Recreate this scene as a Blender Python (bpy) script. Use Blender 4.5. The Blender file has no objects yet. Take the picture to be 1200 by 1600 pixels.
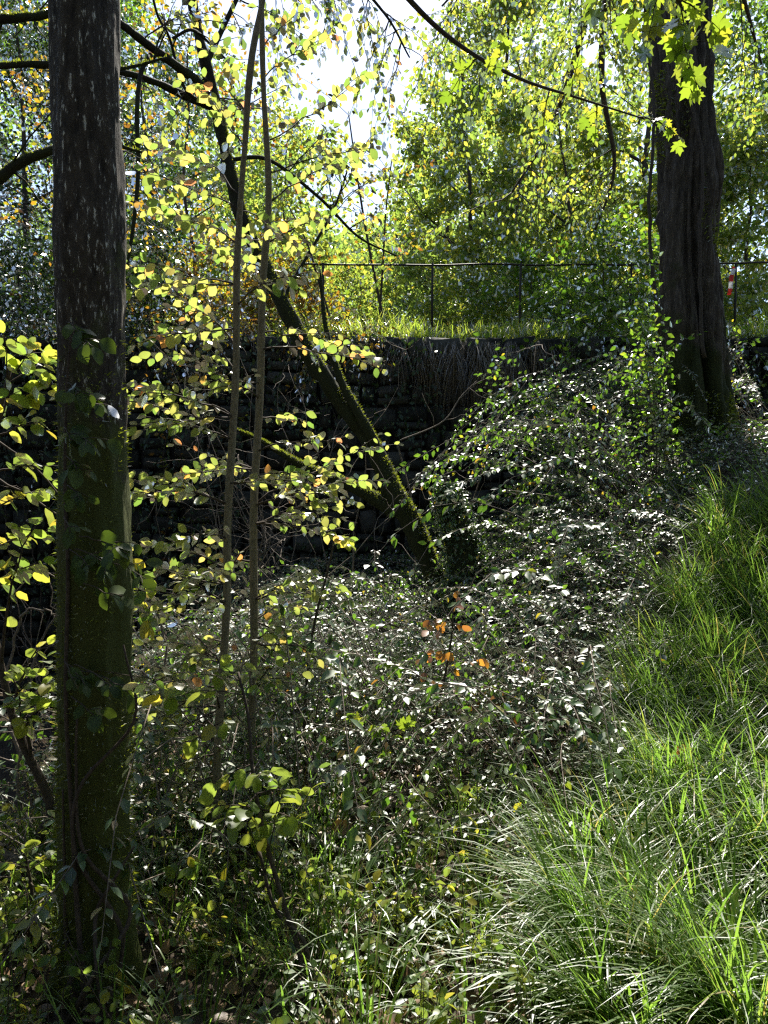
import bpy, math, random
import numpy as np
from mathutils import Vector, Matrix

RNG = np.random.default_rng(11)
random.seed(11)
S = bpy.context.scene
COL = S.collection

# ------------------------------------------------------------------ camera
CAM = np.array([0.0, 0.0, 1.6]); PITCH = math.radians(4.0); F = 1155.0
cam = bpy.data.cameras.new('camera'); cam_o = bpy.data.objects.new('camera', cam); COL.objects.link(cam_o)
cam.sensor_fit = 'VERTICAL'; cam.sensor_height = 36.0; cam.lens = 36.0 * F / 1600.0
cam.clip_start = 0.05; cam.clip_end = 2000.0
cam_o.location = CAM; cam_o.rotation_euler = (math.radians(90) - PITCH, 0, 0)
S.camera = cam_o

# ------------------------------------------------------------------ sky, sun, exposure
SUN_EL, SUN_AZ = math.radians(52.0), math.radians(7.0)      # azimuth clockwise from +Y
world = bpy.data.worlds.new('World'); S.world = world; world.use_nodes = True
wn = world.node_tree; wn.nodes.clear()
sky = wn.nodes.new('ShaderNodeTexSky'); sky.sky_type = 'NISHITA'; sky.sun_disc = False
sky.sun_elevation = SUN_EL; sky.sun_rotation = SUN_AZ
sky.air_density = 1.0; sky.dust_density = 1.0; sky.ozone_density = 1.0
bg = wn.nodes.new('ShaderNodeBackground'); bg.inputs['Strength'].default_value = 0.085
wo = wn.nodes.new('ShaderNodeOutputWorld')
wn.links.new(sky.outputs[0], bg.inputs[0]); wn.links.new(bg.outputs[0], wo.inputs[0])
sdir = Vector((math.sin(SUN_AZ) * math.cos(SUN_EL), math.cos(SUN_AZ) * math.cos(SUN_EL), math.sin(SUN_EL)))
sl = bpy.data.lights.new('sun', 'SUN'); sl.energy = 5.0; sl.angle = math.radians(0.5); sl.color = (1.0, 0.95, 0.86)
so = bpy.data.objects.new('sun', sl); COL.objects.link(so)
so.rotation_euler = (-sdir).to_track_quat('-Z', 'Y').to_euler(); so.location = (0, 20, 30)
S.view_settings.view_transform = 'Standard'; S.view_settings.look = 'None'
S.view_settings.gamma = 1.0; S.view_settings.use_curve_mapping = False
S.view_settings.exposure = 1.5
S.render.engine = 'CYCLES'
S.cycles.max_bounces = 8; S.cycles.transmission_bounces = 6; S.cycles.diffuse_bounces = 4; S.cycles.glossy_bounces = 3
S.cycles.use_denoising = False
S.cycles.sample_clamp_indirect = 6.0
S.cycles.filter_width = 1.3

# ------------------------------------------------------------------ small maths
def P(px, py, d):
    cx = (px - 600.0) / F; cz = (800.0 - py) / F
    v = np.array([cx, math.cos(PITCH) + cz * math.sin(PITCH), -math.sin(PITCH) + cz * math.cos(PITCH)])
    return CAM + v * (d / v[1])
def R_(px, d): return px * d / F
def nrm(a):
    a = np.asarray(a, float); n = np.linalg.norm(a, axis=-1, keepdims=True); return a / np.maximum(n, 1e-9)
def sstep(t): t = np.clip(t, 0, 1); return t * t * (3 - 2 * t)
_PERM = np.random.default_rng(5).random((64, 64, 64))
def vnoise(p):
    p = np.asarray(p, float); i = np.floor(p).astype(int); f = p - i; f = f * f * (3 - 2 * f); i &= 63; j = (i + 1) & 63
    x0, y0, z0 = i[..., 0], i[..., 1], i[..., 2]; x1, y1, z1 = j[..., 0], j[..., 1], j[..., 2]
    fx, fy, fz = f[..., 0], f[..., 1], f[..., 2]; T = _PERM
    a = T[x0, y0, z0] * (1 - fx) + T[x1, y0, z0] * fx; b = T[x0, y1, z0] * (1 - fx) + T[x1, y1, z0] * fx
    c = T[x0, y0, z1] * (1 - fx) + T[x1, y0, z1] * fx; d = T[x0, y1, z1] * (1 - fx) + T[x1, y1, z1] * fx
    return (a * (1 - fy) + b * fy) * (1 - fz) + (c * (1 - fy) + d * fy) * fz
def noise2(x, y, s, seed=0.0, oct=3):
    x = np.asarray(x, float); y = np.asarray(y, float); v = 0; amp = 0.5
    for k in range(oct):
        v = v + amp * (vnoise(np.stack([x * s + 7.3 * k, y * s + 3.1 * k, np.zeros_like(x) + seed + 1.7 * k], -1)) - 0.5); s *= 2; amp *= 0.5
    return v

WALL_Y, TERR_Z = 10.0, 3.24
def gz(x, y):
    x = np.asarray(x, float); y = np.asarray(y, float)
    z = 0.10 * noise2(x, y, 0.9, 2.0)
    z = z + 0.06 * sstep((y - 3.0) / 4.0)
    z = z + 1.75 * sstep((x - 0.45) / 3.2) * sstep((y - 1.0) / 7.0) + np.clip(0.22 * (x - 3.7), 0, 2.0) * sstep((y + 2) / 5.0)
    z = z - 1.9 * sstep((-x - 1.05) / 1.4) * sstep((y - 2.7) / 2.6)
    z = z + 0.5 * sstep((-x - 7) / 4)
    t = TERR_Z + 0.10 * noise2(x, y, 0.5, 9.0) + 0.03 * np.clip(y - 14, 0, 30) + 0.25 * np.clip(y - 70, 0, 200)
    return np.where(y > 10.27, t, z)
def G(x, y, dz=0.0): return np.array([x, y, float(gz(x, y)) + dz])

# ------------------------------------------------------------------ mesh building
def mesh(name, V, faces, mats, smooth=False, matidx=None):
    me = bpy.data.meshes.new(name)
    V = np.ascontiguousarray(V, dtype=np.float32)
    me.vertices.add(len(V)); me.vertices.foreach_set('co', V.ravel())
    loops = []; starts = []; tot = []; n = 0
    for f in faces:
        f = np.asarray(f, dtype=np.int32)
        if f.size == 0: continue
        loops.append(f.ravel()); k = f.shape[1]
        starts.append(n + np.arange(len(f), dtype=np.int32) * k); tot.append(np.full(len(f), k, dtype=np.int32)); n += f.size
    loops = np.concatenate(loops); starts = np.concatenate(starts); tot = np.concatenate(tot)
    me.loops.add(len(loops)); me.loops.foreach_set('vertex_index', loops)
    me.polygons.add(len(starts)); me.polygons.foreach_set('loop_start', starts); me.polygons.foreach_set('loop_total', tot)
    if smooth: me.polygons.foreach_set('use_smooth', np.ones(len(starts), dtype=bool))
    for m in (mats if isinstance(mats, (list, tuple)) else [mats]): me.materials.append(m)
    if matidx is not None: me.polygons.foreach_set('material_index', np.asarray(matidx, dtype=np.int32))
    me.update(calc_edges=True); me.validate()
    return me
class MB:
    def __init__(s): s.V = []; s.Q = []; s.T = []; s.n = 0
    def add(s, V, Q=None, T=None):
        V = np.asarray(V, float).reshape(-1, 3)
        if Q is not None and len(Q): s.Q.append(np.asarray(Q) + s.n)
        if T is not None and len(T): s.T.append(np.asarray(T) + s.n)
        s.V.append(V); s.n += len(V); return s
    def tube(s, *a, **k): return s.add(*tube(*a, **k))
    def data(s, base):
        V = np.concatenate(s.V) - np.asarray(base)
        return V, [np.concatenate(s.Q) if s.Q else np.zeros((0, 4), int), np.concatenate(s.T) if s.T else np.zeros((0, 3), int)]
    def part(s, name, mat, parent, base, smooth=True, kind=None):
        V, f = s.data(base); o = bpy.data.objects.new(name, mesh(name, V, f, mat, smooth)); COL.objects.link(o); o.parent = parent
        if kind: o['kind'] = kind
        return o
    def top(s, name, mat, base, label, cat, smooth=True, kind=None, group=None):
        V, f = s.data(base); o = bpy.data.objects.new(name, mesh(name, V, f, mat, smooth)); COL.objects.link(o); o.location = base
        tag(o, label, cat, group, kind); return o
def tag(o, label=None, cat=None, group=None, kind=None):
    if label: o['label'] = label
    if cat: o['category'] = cat
    if group: o['group'] = group
    if kind: o['kind'] = kind
def thing(name, base, label, cat, group=None):
    o = bpy.data.objects.new(name, None); COL.objects.link(o); o.location = base; o.empty_display_size = 0.1
    tag(o, label, cat, group); return o

def smooth_path(pts, n):
    pts = np.asarray(pts, float); k = len(pts)
    ext = np.vstack([2 * pts[0] - pts[1], pts, 2 * pts[-1] - pts[-2]]); out = []
    for t in np.linspace(0, k - 1 - 1e-6, n):
        i = int(t); u = t - i; a, b, c, d = ext[i], ext[i + 1], ext[i + 2], ext[i + 3]
        out.append(0.5 * ((2 * b) + (-a + c) * u + (2 * a - 5 * b + 4 * c - d) * u * u + (-a + 3 * b - 3 * c + d) * u ** 3))
    return np.array(out)
def tube(pts, rad, sides=6, disp=None, cap=True):
    pts = np.asarray(pts, float); n = len(pts); rad = np.broadcast_to(np.asarray(rad, float), (n,))
    tan = nrm(np.gradient(pts, axis=0)); ref = np.array([1.0, 0.13, 0.07]) if abs(tan[0][0]) < 0.8 else np.array([0.1, 1.0, 0.1])
    ang = np.linspace(0, 2 * np.pi, sides, endpoint=False); V = np.zeros((n, sides, 3)); u = nrm(ref - tan[0] * ref.dot(tan[0]))
    for i in range(n):
        u = nrm(u - tan[i] * u.dot(tan[i])); w = np.cross(tan[i], u); rr = rad[i]
        V[i] = pts[i] + (np.cos(ang)[:, None] * u + np.sin(ang)[:, None] * w) * rr
    if disp is not None:
        C = pts[:, None, :]; dirv = nrm(V - C); V = V + dirv * disp(V, ang[None, :] + 0 * V[..., 0])[..., None]
    idx = np.arange(n * sides).reshape(n, sides); a = idx[:-1]; b = idx[1:]
    Q = np.stack([a, np.roll(a, -1, 1), np.roll(b, -1, 1), b], -1).reshape(-1, 4)
    Vf = V.reshape(-1, 3); T = []
    if cap:
        c0 = len(Vf); Vf = np.vstack([Vf, pts[0], pts[-1]]); k = np.arange(sides)
        T = np.concatenate([np.stack([np.full(sides, c0), np.roll(idx[0], -1), idx[0]], -1), np.stack([np.full(sides, c0 + 1), idx[-1], np.roll(idx[-1], -1)], -1)])
    return Vf, Q, T
def ptube(pix, n=24, sides=8, disp=None):
    """pix: list of (px, py, d, r_px) -> smooth tube in the world"""
    pts = smooth_path([P(a, b, c) for a, b, c, r in pix], n)
    rr = smooth_path([[R_(r, c), 0, 0] for a, b, c, r in pix], n)[:, 0]
    return pts, np.maximum(rr, 0.0012)
def wig(p0, p1, n, w, sag=0.0, rng=RNG):
    t = np.linspace(0, 1, n)[:, None]; p0 = np.asarray(p0, float); p1 = np.asarray(p1, float)
    pts = p0 + (p1 - p0) * t; L = np.linalg.norm(p1 - p0)
    off = np.cumsum(rng.normal(0, 1, (n, 3)), 0); off -= off[0] + (off[-1] - off[0]) * t
    pts = pts + off * w * L / n; pts[:, 2] += sag * L * 4 * (t * (1 - t))[:, 0]
    return pts

# ------------------------------------------------------------------ leaf shapes (y along the leaf, z the upper side)
def leaf_simple():
    V = np.array([[0, 0, 0], [.27, .38, .05], [0, .45, -.02], [-.27, .38, .05], [.20, .70, .02], [-.20, .70, .02], [0, 1, -.10]], float)
    T = [[0, 1, 2], [0, 2, 3], [2, 1, 4], [2, 5, 3], [2, 4, 6], [2, 6, 5]]
    return V, np.array(T)
def leaf_tiny():
    V = np.array([[0, 0, 0], [.30, .45, .06], [-.30, .45, .06], [0, 1, -.06]], float)
    return V, np.array([[0, 1, 3], [0, 3, 2]])
def leaf_oval(seed=0, w=.31, curl=.12, fold=.10, tipx=0.0):
    r = np.random.default_rng(seed); ys = np.array([.09, .27, .48, .69, .87]); ws = np.array([.50, .88, 1.0, .90, .56]) * w
    def zc(y): return -curl * y * y
    V = [[0, 0, 0]]
    for y in ys: V.append([tipx * y * y, y, zc(y)])
    V.append([tipx, 1.0, zc(1.0) - .02])
    for s in (1, -1):
        for y, a in zip(ys, ws):
            a = a * (1 + r.normal(0, .05)); V.append([tipx * y * y + s * a, y + .02 * r.normal(), zc(y) + fold * a / w * .6 + .015 * r.normal()])
    T = []
    for s in (0, 1):
        e = [7 + 5 * s + i for i in range(5)]; m = [1, 2, 3, 4, 5]
        def tri(a, b, c): T.append([a, b, c] if s == 0 else [a, c, b])
        tri(0, e[0], m[0])
        for i in range(4): tri(m[i], e[i], e[i + 1]); tri(m[i], e[i + 1], m[i + 1])
        tri(m[4], e[4], 6)
    V = np.array(V); return V, np.array(T)
def leaf_maple(seed=0):
    r = np.random.default_rng(seed)
    half = [(0.0, .0), (.10, -.04), (.30, -.06), (.24, .10), (.50, .20), (.40, .30), (.58, .52), (.36, .50), (.30, .42), (.22, .50), (.26, .74), (.13, .72)]
    pts = [(x, y) for x, y in half] + [(0, 1.0)] + [(-x, y) for x, y in reversed(half[1:])]
    V = [[0, .32, -.02]] + [[x * (1 + .06 * r.normal()), y + .02 * r.normal(), -.15 * (x * x + (y - .3) ** 2) * 1.6 + .06 * abs(x) + .02 * r.normal()] for x, y in pts]
    n = len(pts); T = [[0, 1 + i, 1 + (i + 1) % n] for i in range(n)]
    T = [[a, c, b] for a, b, c in T][::1]
    V = np.array(V, float)
    nz = sum(np.cross(V[t[1]] - V[t[0]], V[t[2]] - V[t[0]])[2] for t in T)
    if nz < 0: T = [[a, c, b] for a, b, c in T]
    return V, np.array(T)
def frame(d, n):
    d = nrm(d); n = np.asarray(n, float); n = nrm(n - d * np.sum(n * d, -1, keepdims=True)); x = np.cross(d, n)
    return np.stack([x, d, n], -1)                       # columns x,y,z
def batch(tpl, pos, R, sc):
    V, T = tpl; N = len(pos); sc = np.broadcast_to(np.asarray(sc, float), (N,))
    W = np.einsum('nij,vj->nvi', R, V) * sc[:, None, None] + pos[:, None, :]
    TT = T[None] + (np.arange(N) * len(V))[:, None, None]
    return W.reshape(-1, 3), TT.reshape(-1, T.shape[1])
def rand_dirs(n, rng=RNG): return nrm(rng.normal(0, 1, (n, 3)))

# ------------------------------------------------------------------ materials
def newmat(name):
    m = bpy.data.materials.new(name); m.use_nodes = True; nt = m.node_tree; nt.nodes.clear()
    out = nt.nodes.new('ShaderNodeOutputMaterial'); return m, nt, out
def N(nt, t, **kw):
    n = nt.nodes.new('ShaderNode' + t)
    for k, v in kw.items(): setattr(n, k, v)
    return n
def ramp(nt, stops, interp='LINEAR'):
    r = N(nt, 'ValToRGB'); cr = r.color_ramp; cr.interpolation = interp
    while len(cr.elements) < len(stops): cr.elements.new(0.5)
    for e, (p, c) in zip(cr.elements, stops): e.position = p; e.color = (*c, 1)
    return r
def leaf_mat(name, stops, tr=0.55, tgain=1.7, rough=0.32, spec=1.0, spots=0.25, tint=(1.0, 1.05, 0.45)):
    m, nt, out = newmat(name); L = nt.links.new
    geo = N(nt, 'NewGeometry'); oi = N(nt, 'ObjectInfo')
    ad = N(nt, 'Math', operation='ADD'); L(geo.outputs['Random Per Island'], ad.inputs[0]); L(oi.outputs['Random'], ad.inputs[1])
    fr = N(nt, 'Math', operation='FRACT'); L(ad.outputs[0], fr.inputs[0])
    rp = ramp(nt, stops); L(fr.outputs[0], rp.inputs[0])
    # blotches and browning on the blade
    tc = N(nt, 'TexCoord'); nz = N(nt, 'TexNoise'); nz.inputs['Scale'].default_value = 55.0; nz.inputs['Detail'].default_value = 3.0
    L(tc.outputs['Object'], nz.inputs['Vector'])
    r2 = ramp(nt, [(0.56, (0, 0, 0)), (0.72, (1, 1, 1))]); L(nz.outputs[0], r2.inputs[0])
    ms = N(nt, 'Math', operation='MULTIPLY'); ms.inputs[1].default_value = spots; L(r2.outputs[0], ms.inputs[0])
    mx = N(nt, 'Mix', data_type='RGBA'); L(ms.outputs[0], mx.inputs[0]); L(rp.outputs[0], mx.inputs[6]); mx.inputs[7].default_value = (0.16, 0.075, 0.02, 1)
    col = mx.outputs[2]
    df = N(nt, 'BsdfDiffuse'); L(col, df.inputs[0])
    tm = N(nt, 'Mix', data_type='RGBA', blend_type='MULTIPLY'); tm.inputs[0].default_value = 1.0; L(col, tm.inputs[6])
    tm.inputs[7].default_value = (tint[0] * tgain, tint[1] * tgain, tint[2] * tgain, 1); tm.clamp_result = False
    tl = N(nt, 'BsdfTranslucent'); L(tm.outputs[2], tl.inputs[0])
    m1 = N(nt, 'MixShader'); m1.inputs[0].default_value = tr; L(df.outputs[0], m1.inputs[1]); L(tl.outputs[0], m1.inputs[2])
    gl = N(nt, 'BsdfGlossy'); gl.inputs['Roughness'].default_value = rough; gl.inputs[0].default_value = (1, 1, 1, 1)
    fz = N(nt, 'Fresnel'); fz.inputs[0].default_value = 1.45
    fm = N(nt, 'Math', operation='MULTIPLY'); fm.inputs[1].default_value = spec; L(fz.outputs[0], fm.inputs[0])
    m2 = N(nt, 'MixShader'); L(fm.outputs[0], m2.inputs[0]); L(m1.outputs[0], m2.inputs[1]); L(gl.outputs[0], m2.inputs[2])
    L(m2.outputs[0], out.inputs[0]); return m
def bark_mat(name, c0, c1, lichen=None, lich_amt=0.6, scale=(14, 14, 2.5), moss=None, moss_z=(0, 1), bump=0.6, dist=0.02, moss_scale=3.0):
    m, nt, out = newmat(name); L = nt.links.new
    geo = N(nt, 'NewGeometry'); mp = N(nt, 'Mapping'); mp.inputs['Scale'].default_value = scale; L(geo.outputs['Position'], mp.inputs['Vector'])
    nz = N(nt, 'TexNoise'); nz.inputs['Scale'].default_value = 3.0; nz.inputs['Detail'].default_value = 6; nz.inputs['Roughness'].default_value = 0.65; L(mp.outputs[0], nz.inputs['Vector'])
    rp = ramp(nt, [(0.3, c0), (0.7, c1)]); L(nz.outputs[0], rp.inputs[0]); col = rp.outputs[0]
    if lichen:
        n2 = N(nt, 'TexNoise'); n2.inputs['Scale'].default_value = 6.0; n2.inputs['Detail'].default_value = 5; n2.inputs['Roughness'].default_value = 0.7; L(mp.outputs[0], n2.inputs['Vector'])
        r2 = ramp(nt, [(0.585, (0, 0, 0)), (0.65, (1, 1, 1))]); L(n2.outputs[0], r2.inputs[0])
        mu = N(nt, 'Math', operation='MULTIPLY'); mu.inputs[1].default_value = lich_amt; L(r2.outputs[0], mu.inputs[0])
        mx = N(nt, 'Mix', data_type='RGBA'); L(mu.outputs[0], mx.inputs[0]); L(col, mx.inputs[6]); mx.inputs[7].default_value = (*lichen, 1); col = mx.outputs[2]
    if moss:
        sx = N(nt, 'SeparateXYZ'); L(geo.outputs['Position'], sx.inputs[0])
        mr = N(nt, 'MapRange'); mr.inputs[1].default_value = moss_z[0]; mr.inputs[2].default_value = moss_z[1]; mr.inputs[3].default_value = 0.35; mr.inputs[4].default_value = -0.25; L(sx.outputs[2], mr.inputs[0])
        n3 = N(nt, 'TexNoise'); n3.inputs['Scale'].default_value = moss_scale; n3.inputs['Detail'].default_value = 6; n3.inputs['Roughness'].default_value = .7; L(geo.outputs['Position'], n3.inputs['Vector'])
        ad = N(nt, 'Math', operation='ADD'); L(mr.outputs[0], ad.inputs[0]); L(n3.outputs[0], ad.inputs[1])
        r3 = ramp(nt, [(0.5, (0, 0, 0)), (0.62, (1, 1, 1))]); L(ad.outputs[0], r3.inputs[0])
        mx = N(nt, 'Mix', data_type='RGBA'); L(r3.outputs[0], mx.inputs[0]); L(col, mx.inputs[6]); mx.inputs[7].default_value = (*moss, 1); col = mx.outputs[2]
    bs = N(nt, 'BsdfPrincipled'); bs.inputs['Roughness'].default_value = 0.85; bs.inputs['Specular IOR Level'].default_value = 0.25; L(col, bs.inputs['Base Color'])
    bp = N(nt, 'Bump'); bp.inputs['Strength'].default_value = bump; bp.inputs['Distance'].default_value = dist; L(nz.outputs[0], bp.inputs['Height']); L(bp.outputs[0], bs.inputs['Normal'])
    L(bs.outputs[0], out.inputs[0]); return m
def plain_mat(name, c0, c1, scale=8.0, rough=0.8, bump=0.3, metal=0.0, objvar=0.0):
    m, nt, out = newmat(name); L = nt.links.new
    geo = N(nt, 'NewGeometry'); nz = N(nt, 'TexNoise'); nz.inputs['Scale'].default_value = scale; nz.inputs['Detail'].default_value = 6; nz.inputs['Roughness'].default_value = .65; L(geo.outputs['Position'], nz.inputs['Vector'])
    rp = ramp(nt, [(0.3, c0), (0.7, c1)]); fac = nz.outputs[0]
    if objvar:
        oi = N(nt, 'ObjectInfo'); a = N(nt, 'Math', operation='MULTIPLY_ADD'); a.inputs[1].default_value = objvar; L(oi.outputs['Random'], a.inputs[0])
        b = N(nt, 'Math', operation='SUBTRACT'); b.inputs[1].default_value = objvar * .5; L(nz.outputs[0], b.inputs[0]); L(b.outputs[0], a.inputs[2]); fac = a.outputs[0]
    L(fac, rp.inputs[0])
    bs = N(nt, 'BsdfPrincipled'); bs.inputs['Roughness'].default_value = rough; bs.inputs['Metallic'].default_value = metal; bs.inputs['Specular IOR Level'].default_value = .3; L(rp.outputs[0], bs.inputs['Base Color'])
    bp = N(nt, 'Bump'); bp.inputs['Strength'].default_value = bump; bp.inputs['Distance'].default_value = .02; L(nz.outputs[0], bp.inputs['Height']); L(bp.outputs[0], bs.inputs['Normal'])
    L(bs.outputs[0], out.inputs[0]); return m

GREEN1, GREEN2, GREEN3 = (.035, .075, .012), (.06, .115, .018), (.10, .15, .022)
YEL, OCH, BRN, ORG = (.24, .21, .025), (.25, .13, .025), (.13, .055, .02), (.36, .12, .03)
M = {}
M['sapling_leaf'] = leaf_mat('sapling_leaf', [(0, GREEN2), (.35, (.11, .15, .028)), (.78, (.16, .18, .04)), (.92, (.22, .2, .05)), (.965, OCH), (1, (.26, .11, .05))], tr=.68, tgain=2.5, tint=(1.08, 1.0, .95))
M['green_leaf'] = leaf_mat('green_leaf', [(0, GREEN1), (.5, GREEN2), (.9, GREEN3), (1, (.16, .17, .03))], tr=.62, tgain=2.6, rough=.4, spec=.6)
M['vine_leaf'] = leaf_mat('vine_leaf', [(0, (.03, .055, .012)), (1, (.07, .10, .02))], tr=.4, tgain=1.6, rough=.45, spec=.4)
M['lime_leaf'] = leaf_mat('lime_leaf', [(0, GREEN2), (.4, GREEN3), (.85, (.15, .19, .022)), (1, YEL)], tr=.68, tgain=2.5, tint=(1.1, 1.0, .9), spec=.5)
M['maple_leaf'] = leaf_mat('maple_leaf', [(0, (.08, .13, .02)), (.6, (.12, .16, .025)), (1, (.2, .19, .03))], tr=.66, tgain=2.2, spec=.35, rough=.5)
M['bramble_leaf'] = leaf_mat('bramble_leaf', [(0, (.025, .055, .012)), (.6, (.055, .11, .02)), (.93, (.085, .14, .022)), (.97, YEL), (1, BRN)], tr=.52, tgain=2.6, rough=.44, spec=1.1)
M['ivy_leaf'] = leaf_mat('ivy_leaf', [(0, (.022, .05, .014)), (.7, (.04, .08, .02)), (1, (.06, .10, .02))], tr=.42, tgain=2.2, rough=.46, spec=1.2)
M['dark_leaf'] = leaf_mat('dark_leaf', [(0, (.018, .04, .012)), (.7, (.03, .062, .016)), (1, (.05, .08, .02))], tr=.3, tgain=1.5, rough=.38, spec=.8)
M['autumn_leaf'] = leaf_mat('autumn_leaf', [(0, GREEN3), (.3, YEL), (.7, OCH), (1, BRN)], tr=.55, tgain=1.8)
M['orange_leaf'] = leaf_mat('orange_leaf', [(0, (.34, .17, .03)), (.6, (.30, .13, .045)), (1, (.2, .085, .035))], tr=.6, tgain=1.8, tint=(1.0, .95, .5))
M['far_leaf'] = leaf_mat('far_leaf', [(0, (.05, .085, .02)), (.5, (.08, .12, .025)), (.9, (.12, .15, .03)), (1, (.2, .18, .04))], tr=.70, tgain=3.0, rough=.5, spec=.25, tint=(1.0, 1.0, .8))
M['grass'] = leaf_mat('grass', [(0, (.05, .095, .02)), (.45, (.08, .14, .028)), (.87, (.11, .17, .035)), (.94, (.16, .16, .05)), (1, (.22, .17, .08))], tr=.58, tgain=2.2, rough=.45, spec=.06, tint=(1., 1.04, .6), spots=.1)
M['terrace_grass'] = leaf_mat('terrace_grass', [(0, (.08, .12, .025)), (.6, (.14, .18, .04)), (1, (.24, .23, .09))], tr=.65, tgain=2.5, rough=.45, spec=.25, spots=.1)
M['dry_grass'] = leaf_mat('dry_grass', [(0, (.05, .036, .02)), (.7, (.12, .088, .05)), (1, (.22, .17, .09))], tr=.2, tgain=1.1, rough=.7, spec=.15, spots=.2)
M['moss'] = leaf_mat('moss', [(0, (.06, .075, .012)), (1, (.13, .14, .022))], tr=.6, tgain=2.3, rough=.7, spec=.2, spots=.1)
M['litter'] = leaf_mat('litter', [(0, (.05, .03, .015)), (.5, (.11, .065, .03)), (.85, (.2, .12, .06)), (1, (.3, .2, .12))], tr=.15, tgain=1.2, rough=.45, spec=.8, spots=.4)
M['bark_left'] = bark_mat('bark_left', (.014, .011, .008), (.085, .068, .05), lichen=(.55, .53, .46), lich_amt=.9, moss=(.055, .065, .014), moss_z=(0.6, 2.8), bump=1.0, dist=.012, scale=(16, 16, 4.5))
M['bark_moss'] = bark_mat('bark_moss', (.010, .008, .005), (.03, .024, .014), moss=(.026, .028, .008), moss_z=(1.5, 7.5), bump=.9, dist=.015)
M['bark_right'] = bark_mat('bark_right', (.02, .014, .010), (.11, .085, .062), lichen=(.2, .18, .15), lich_amt=.4, moss=(.035, .04, .012), moss_z=(1.6, 4.6), bump=1.0, dist=.02, scale=(9, 9, 1.8), moss_scale=1.6)
M['bark_sapling'] = bark_mat('bark_sapling', (.10, .085, .05), (.22, .18, .11), lichen=(.3, .28, .22), lich_amt=.4, bump=.35, dist=.004, scale=(30, 30, 12))
M['twig'] = bark_mat('twig', (.03, .022, .016), (.085, .065, .048), bump=.2, dist=.003, scale=(20, 20, 20))
M['dead_wood'] = bark_mat('dead_wood', (.07, .055, .04), (.24, .2, .16), bump=.7, dist=.006, scale=(25, 25, 25))
M['stone'] = plain_mat('stone', (.014, .015, .011), (.06, .057, .046), scale=9, rough=.85, bump=.8, objvar=.35)
M['core'] = plain_mat('wall_core', (.02, .017, .013), (.05, .042, .033), scale=12)
M['soil'] = plain_mat('soil', (.018, .013, .009), (.062, .046, .03), scale=6, rough=.95, bump=1.0)
M['iron'] = plain_mat('iron', (.02, .019, .018), (.05, .042, .036), scale=60, rough=.6, bump=.2, metal=.4)

# ------------------------------------------------------------------ ground: one sheet to the horizon
def axis(lo, hi, f0, f1, step):
    a = list(np.arange(f0, f1 + 1e-6, step)); s = step; v = f1
    while v < hi: s *= 1.35; v += s; a.append(v)
    s = step; v = f0
    while v > lo: s *= 1.35; v -= s; a.insert(0, v)
    return np.array(a)
gx = axis(-600, 600, -7, 7, .14); gy = axis(-600, 900, -1, 9.8, .14); gy = gy[(gy < 10.0) | (gy > 10.6)]
gy = np.sort(np.concatenate([gy, [10.24, 10.30, 10.45]]))
XX, YY = np.meshgrid(gx, gy); ZZ = gz(XX, YY); ii = np.arange(XX.size).reshape(XX.shape)
gq = np.stack([ii[:-1, :-1], ii[:-1, 1:], ii[1:, 1:], ii[1:, :-1]], -1).reshape(-1, 4)
go = bpy.data.objects.new('ground', mesh('ground', np.stack([XX, YY, ZZ], -1).reshape(-1, 3), [gq], M['soil'], True)); COL.objects.link(go)
go['kind'] = 'structure'

# ------------------------------------------------------------------ stone retaining wall
def stone_template(seed):
    r = np.random.default_rng(seed); c = []
    for y, k in ((0.5, 1.0), (-0.40, 1.0), (-0.5, 0.86)):
        for sx, sz in ((-1, -1), (1, -1), (1, 1), (-1, 1)):
            c.append([sx * .5 * k * (1 + r.uniform(-.22, .04)), y + r.uniform(-.06, .06), sz * .5 * k * (1 + r.uniform(-.26, .04))])
    Q = []
    for a in (0, 4):
        for k in range(4): Q.append([a + k, a + (k + 1) % 4, a + 4 + (k + 1) % 4, a + 4 + k])
    Q.append([8, 9, 10, 11]); return np.array(c), np.array(Q)
STW = [stone_template(i) for i in range(14)]
stone_meshes = [mesh('stone', v, [q], M['stone'], False) for v, q in STW]
wall = thing('stone_wall', (0, WALL_Y, 0), 'dark old rubble stone retaining wall below the grassy terrace', 'wall')
core = MB()
xs = np.linspace(-16, 16, 33); prof = []
for x in xs: prof += [[x, 10.06, -2.6], [x, 10.06, TERR_Z - .06], [x, 10.42, TERR_Z - .02], [x, 10.42, -2.6]]
ix = np.arange(len(prof)).reshape(-1, 4); cq = []
for i in range(len(xs) - 1):
    for k in range(4): cq.append([ix[i][k], ix[i + 1][k], ix[i + 1][(k + 1) % 4], ix[i][(k + 1) % 4]])
core.add(np.array(prof), np.array(cq)); core.part('wall_core', M['core'], wall, (0, WALL_Y, 0), False)
stones = []; z = -1.8
while z < TERR_Z - .05:
    h = RNG.uniform(.22, .36); h = min(h, TERR_Z - z)
    if h < .10: break
    x = -14 + RNG.uniform(0, .3)
    while x < 14:
        w = RNG.uniform(.16, .55); wv = .10 * float(noise2(x, z, .6, 3.3, 2)) if z + h < TERR_Z - .01 else 0.0
        if RNG.random() < .55 or w > 2.2 * h:
            f = RNG.uniform(.32, .68); stones += [(x + w / 2, z + wv + h * f / 2, w * .96, h * f * .95), (x + w / 2, z + wv + h * (1 + f) / 2, w * RNG.uniform(.85, .97), h * (1 - f) * .95)]
        else: stones.append((x + w / 2, z + wv + h / 2, w * .96, h * .95))
        x += w
    z += h
def in_view(s): return s[1] > float(gz(s[0], 9.7)) - .1
vis = sorted([s for s in stones if in_view(s)], key=lambda s: abs(s[0] - .9) + .3 * abs(s[1] - 2)); chosen = set(vis[:300]); rest = MB()
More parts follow.
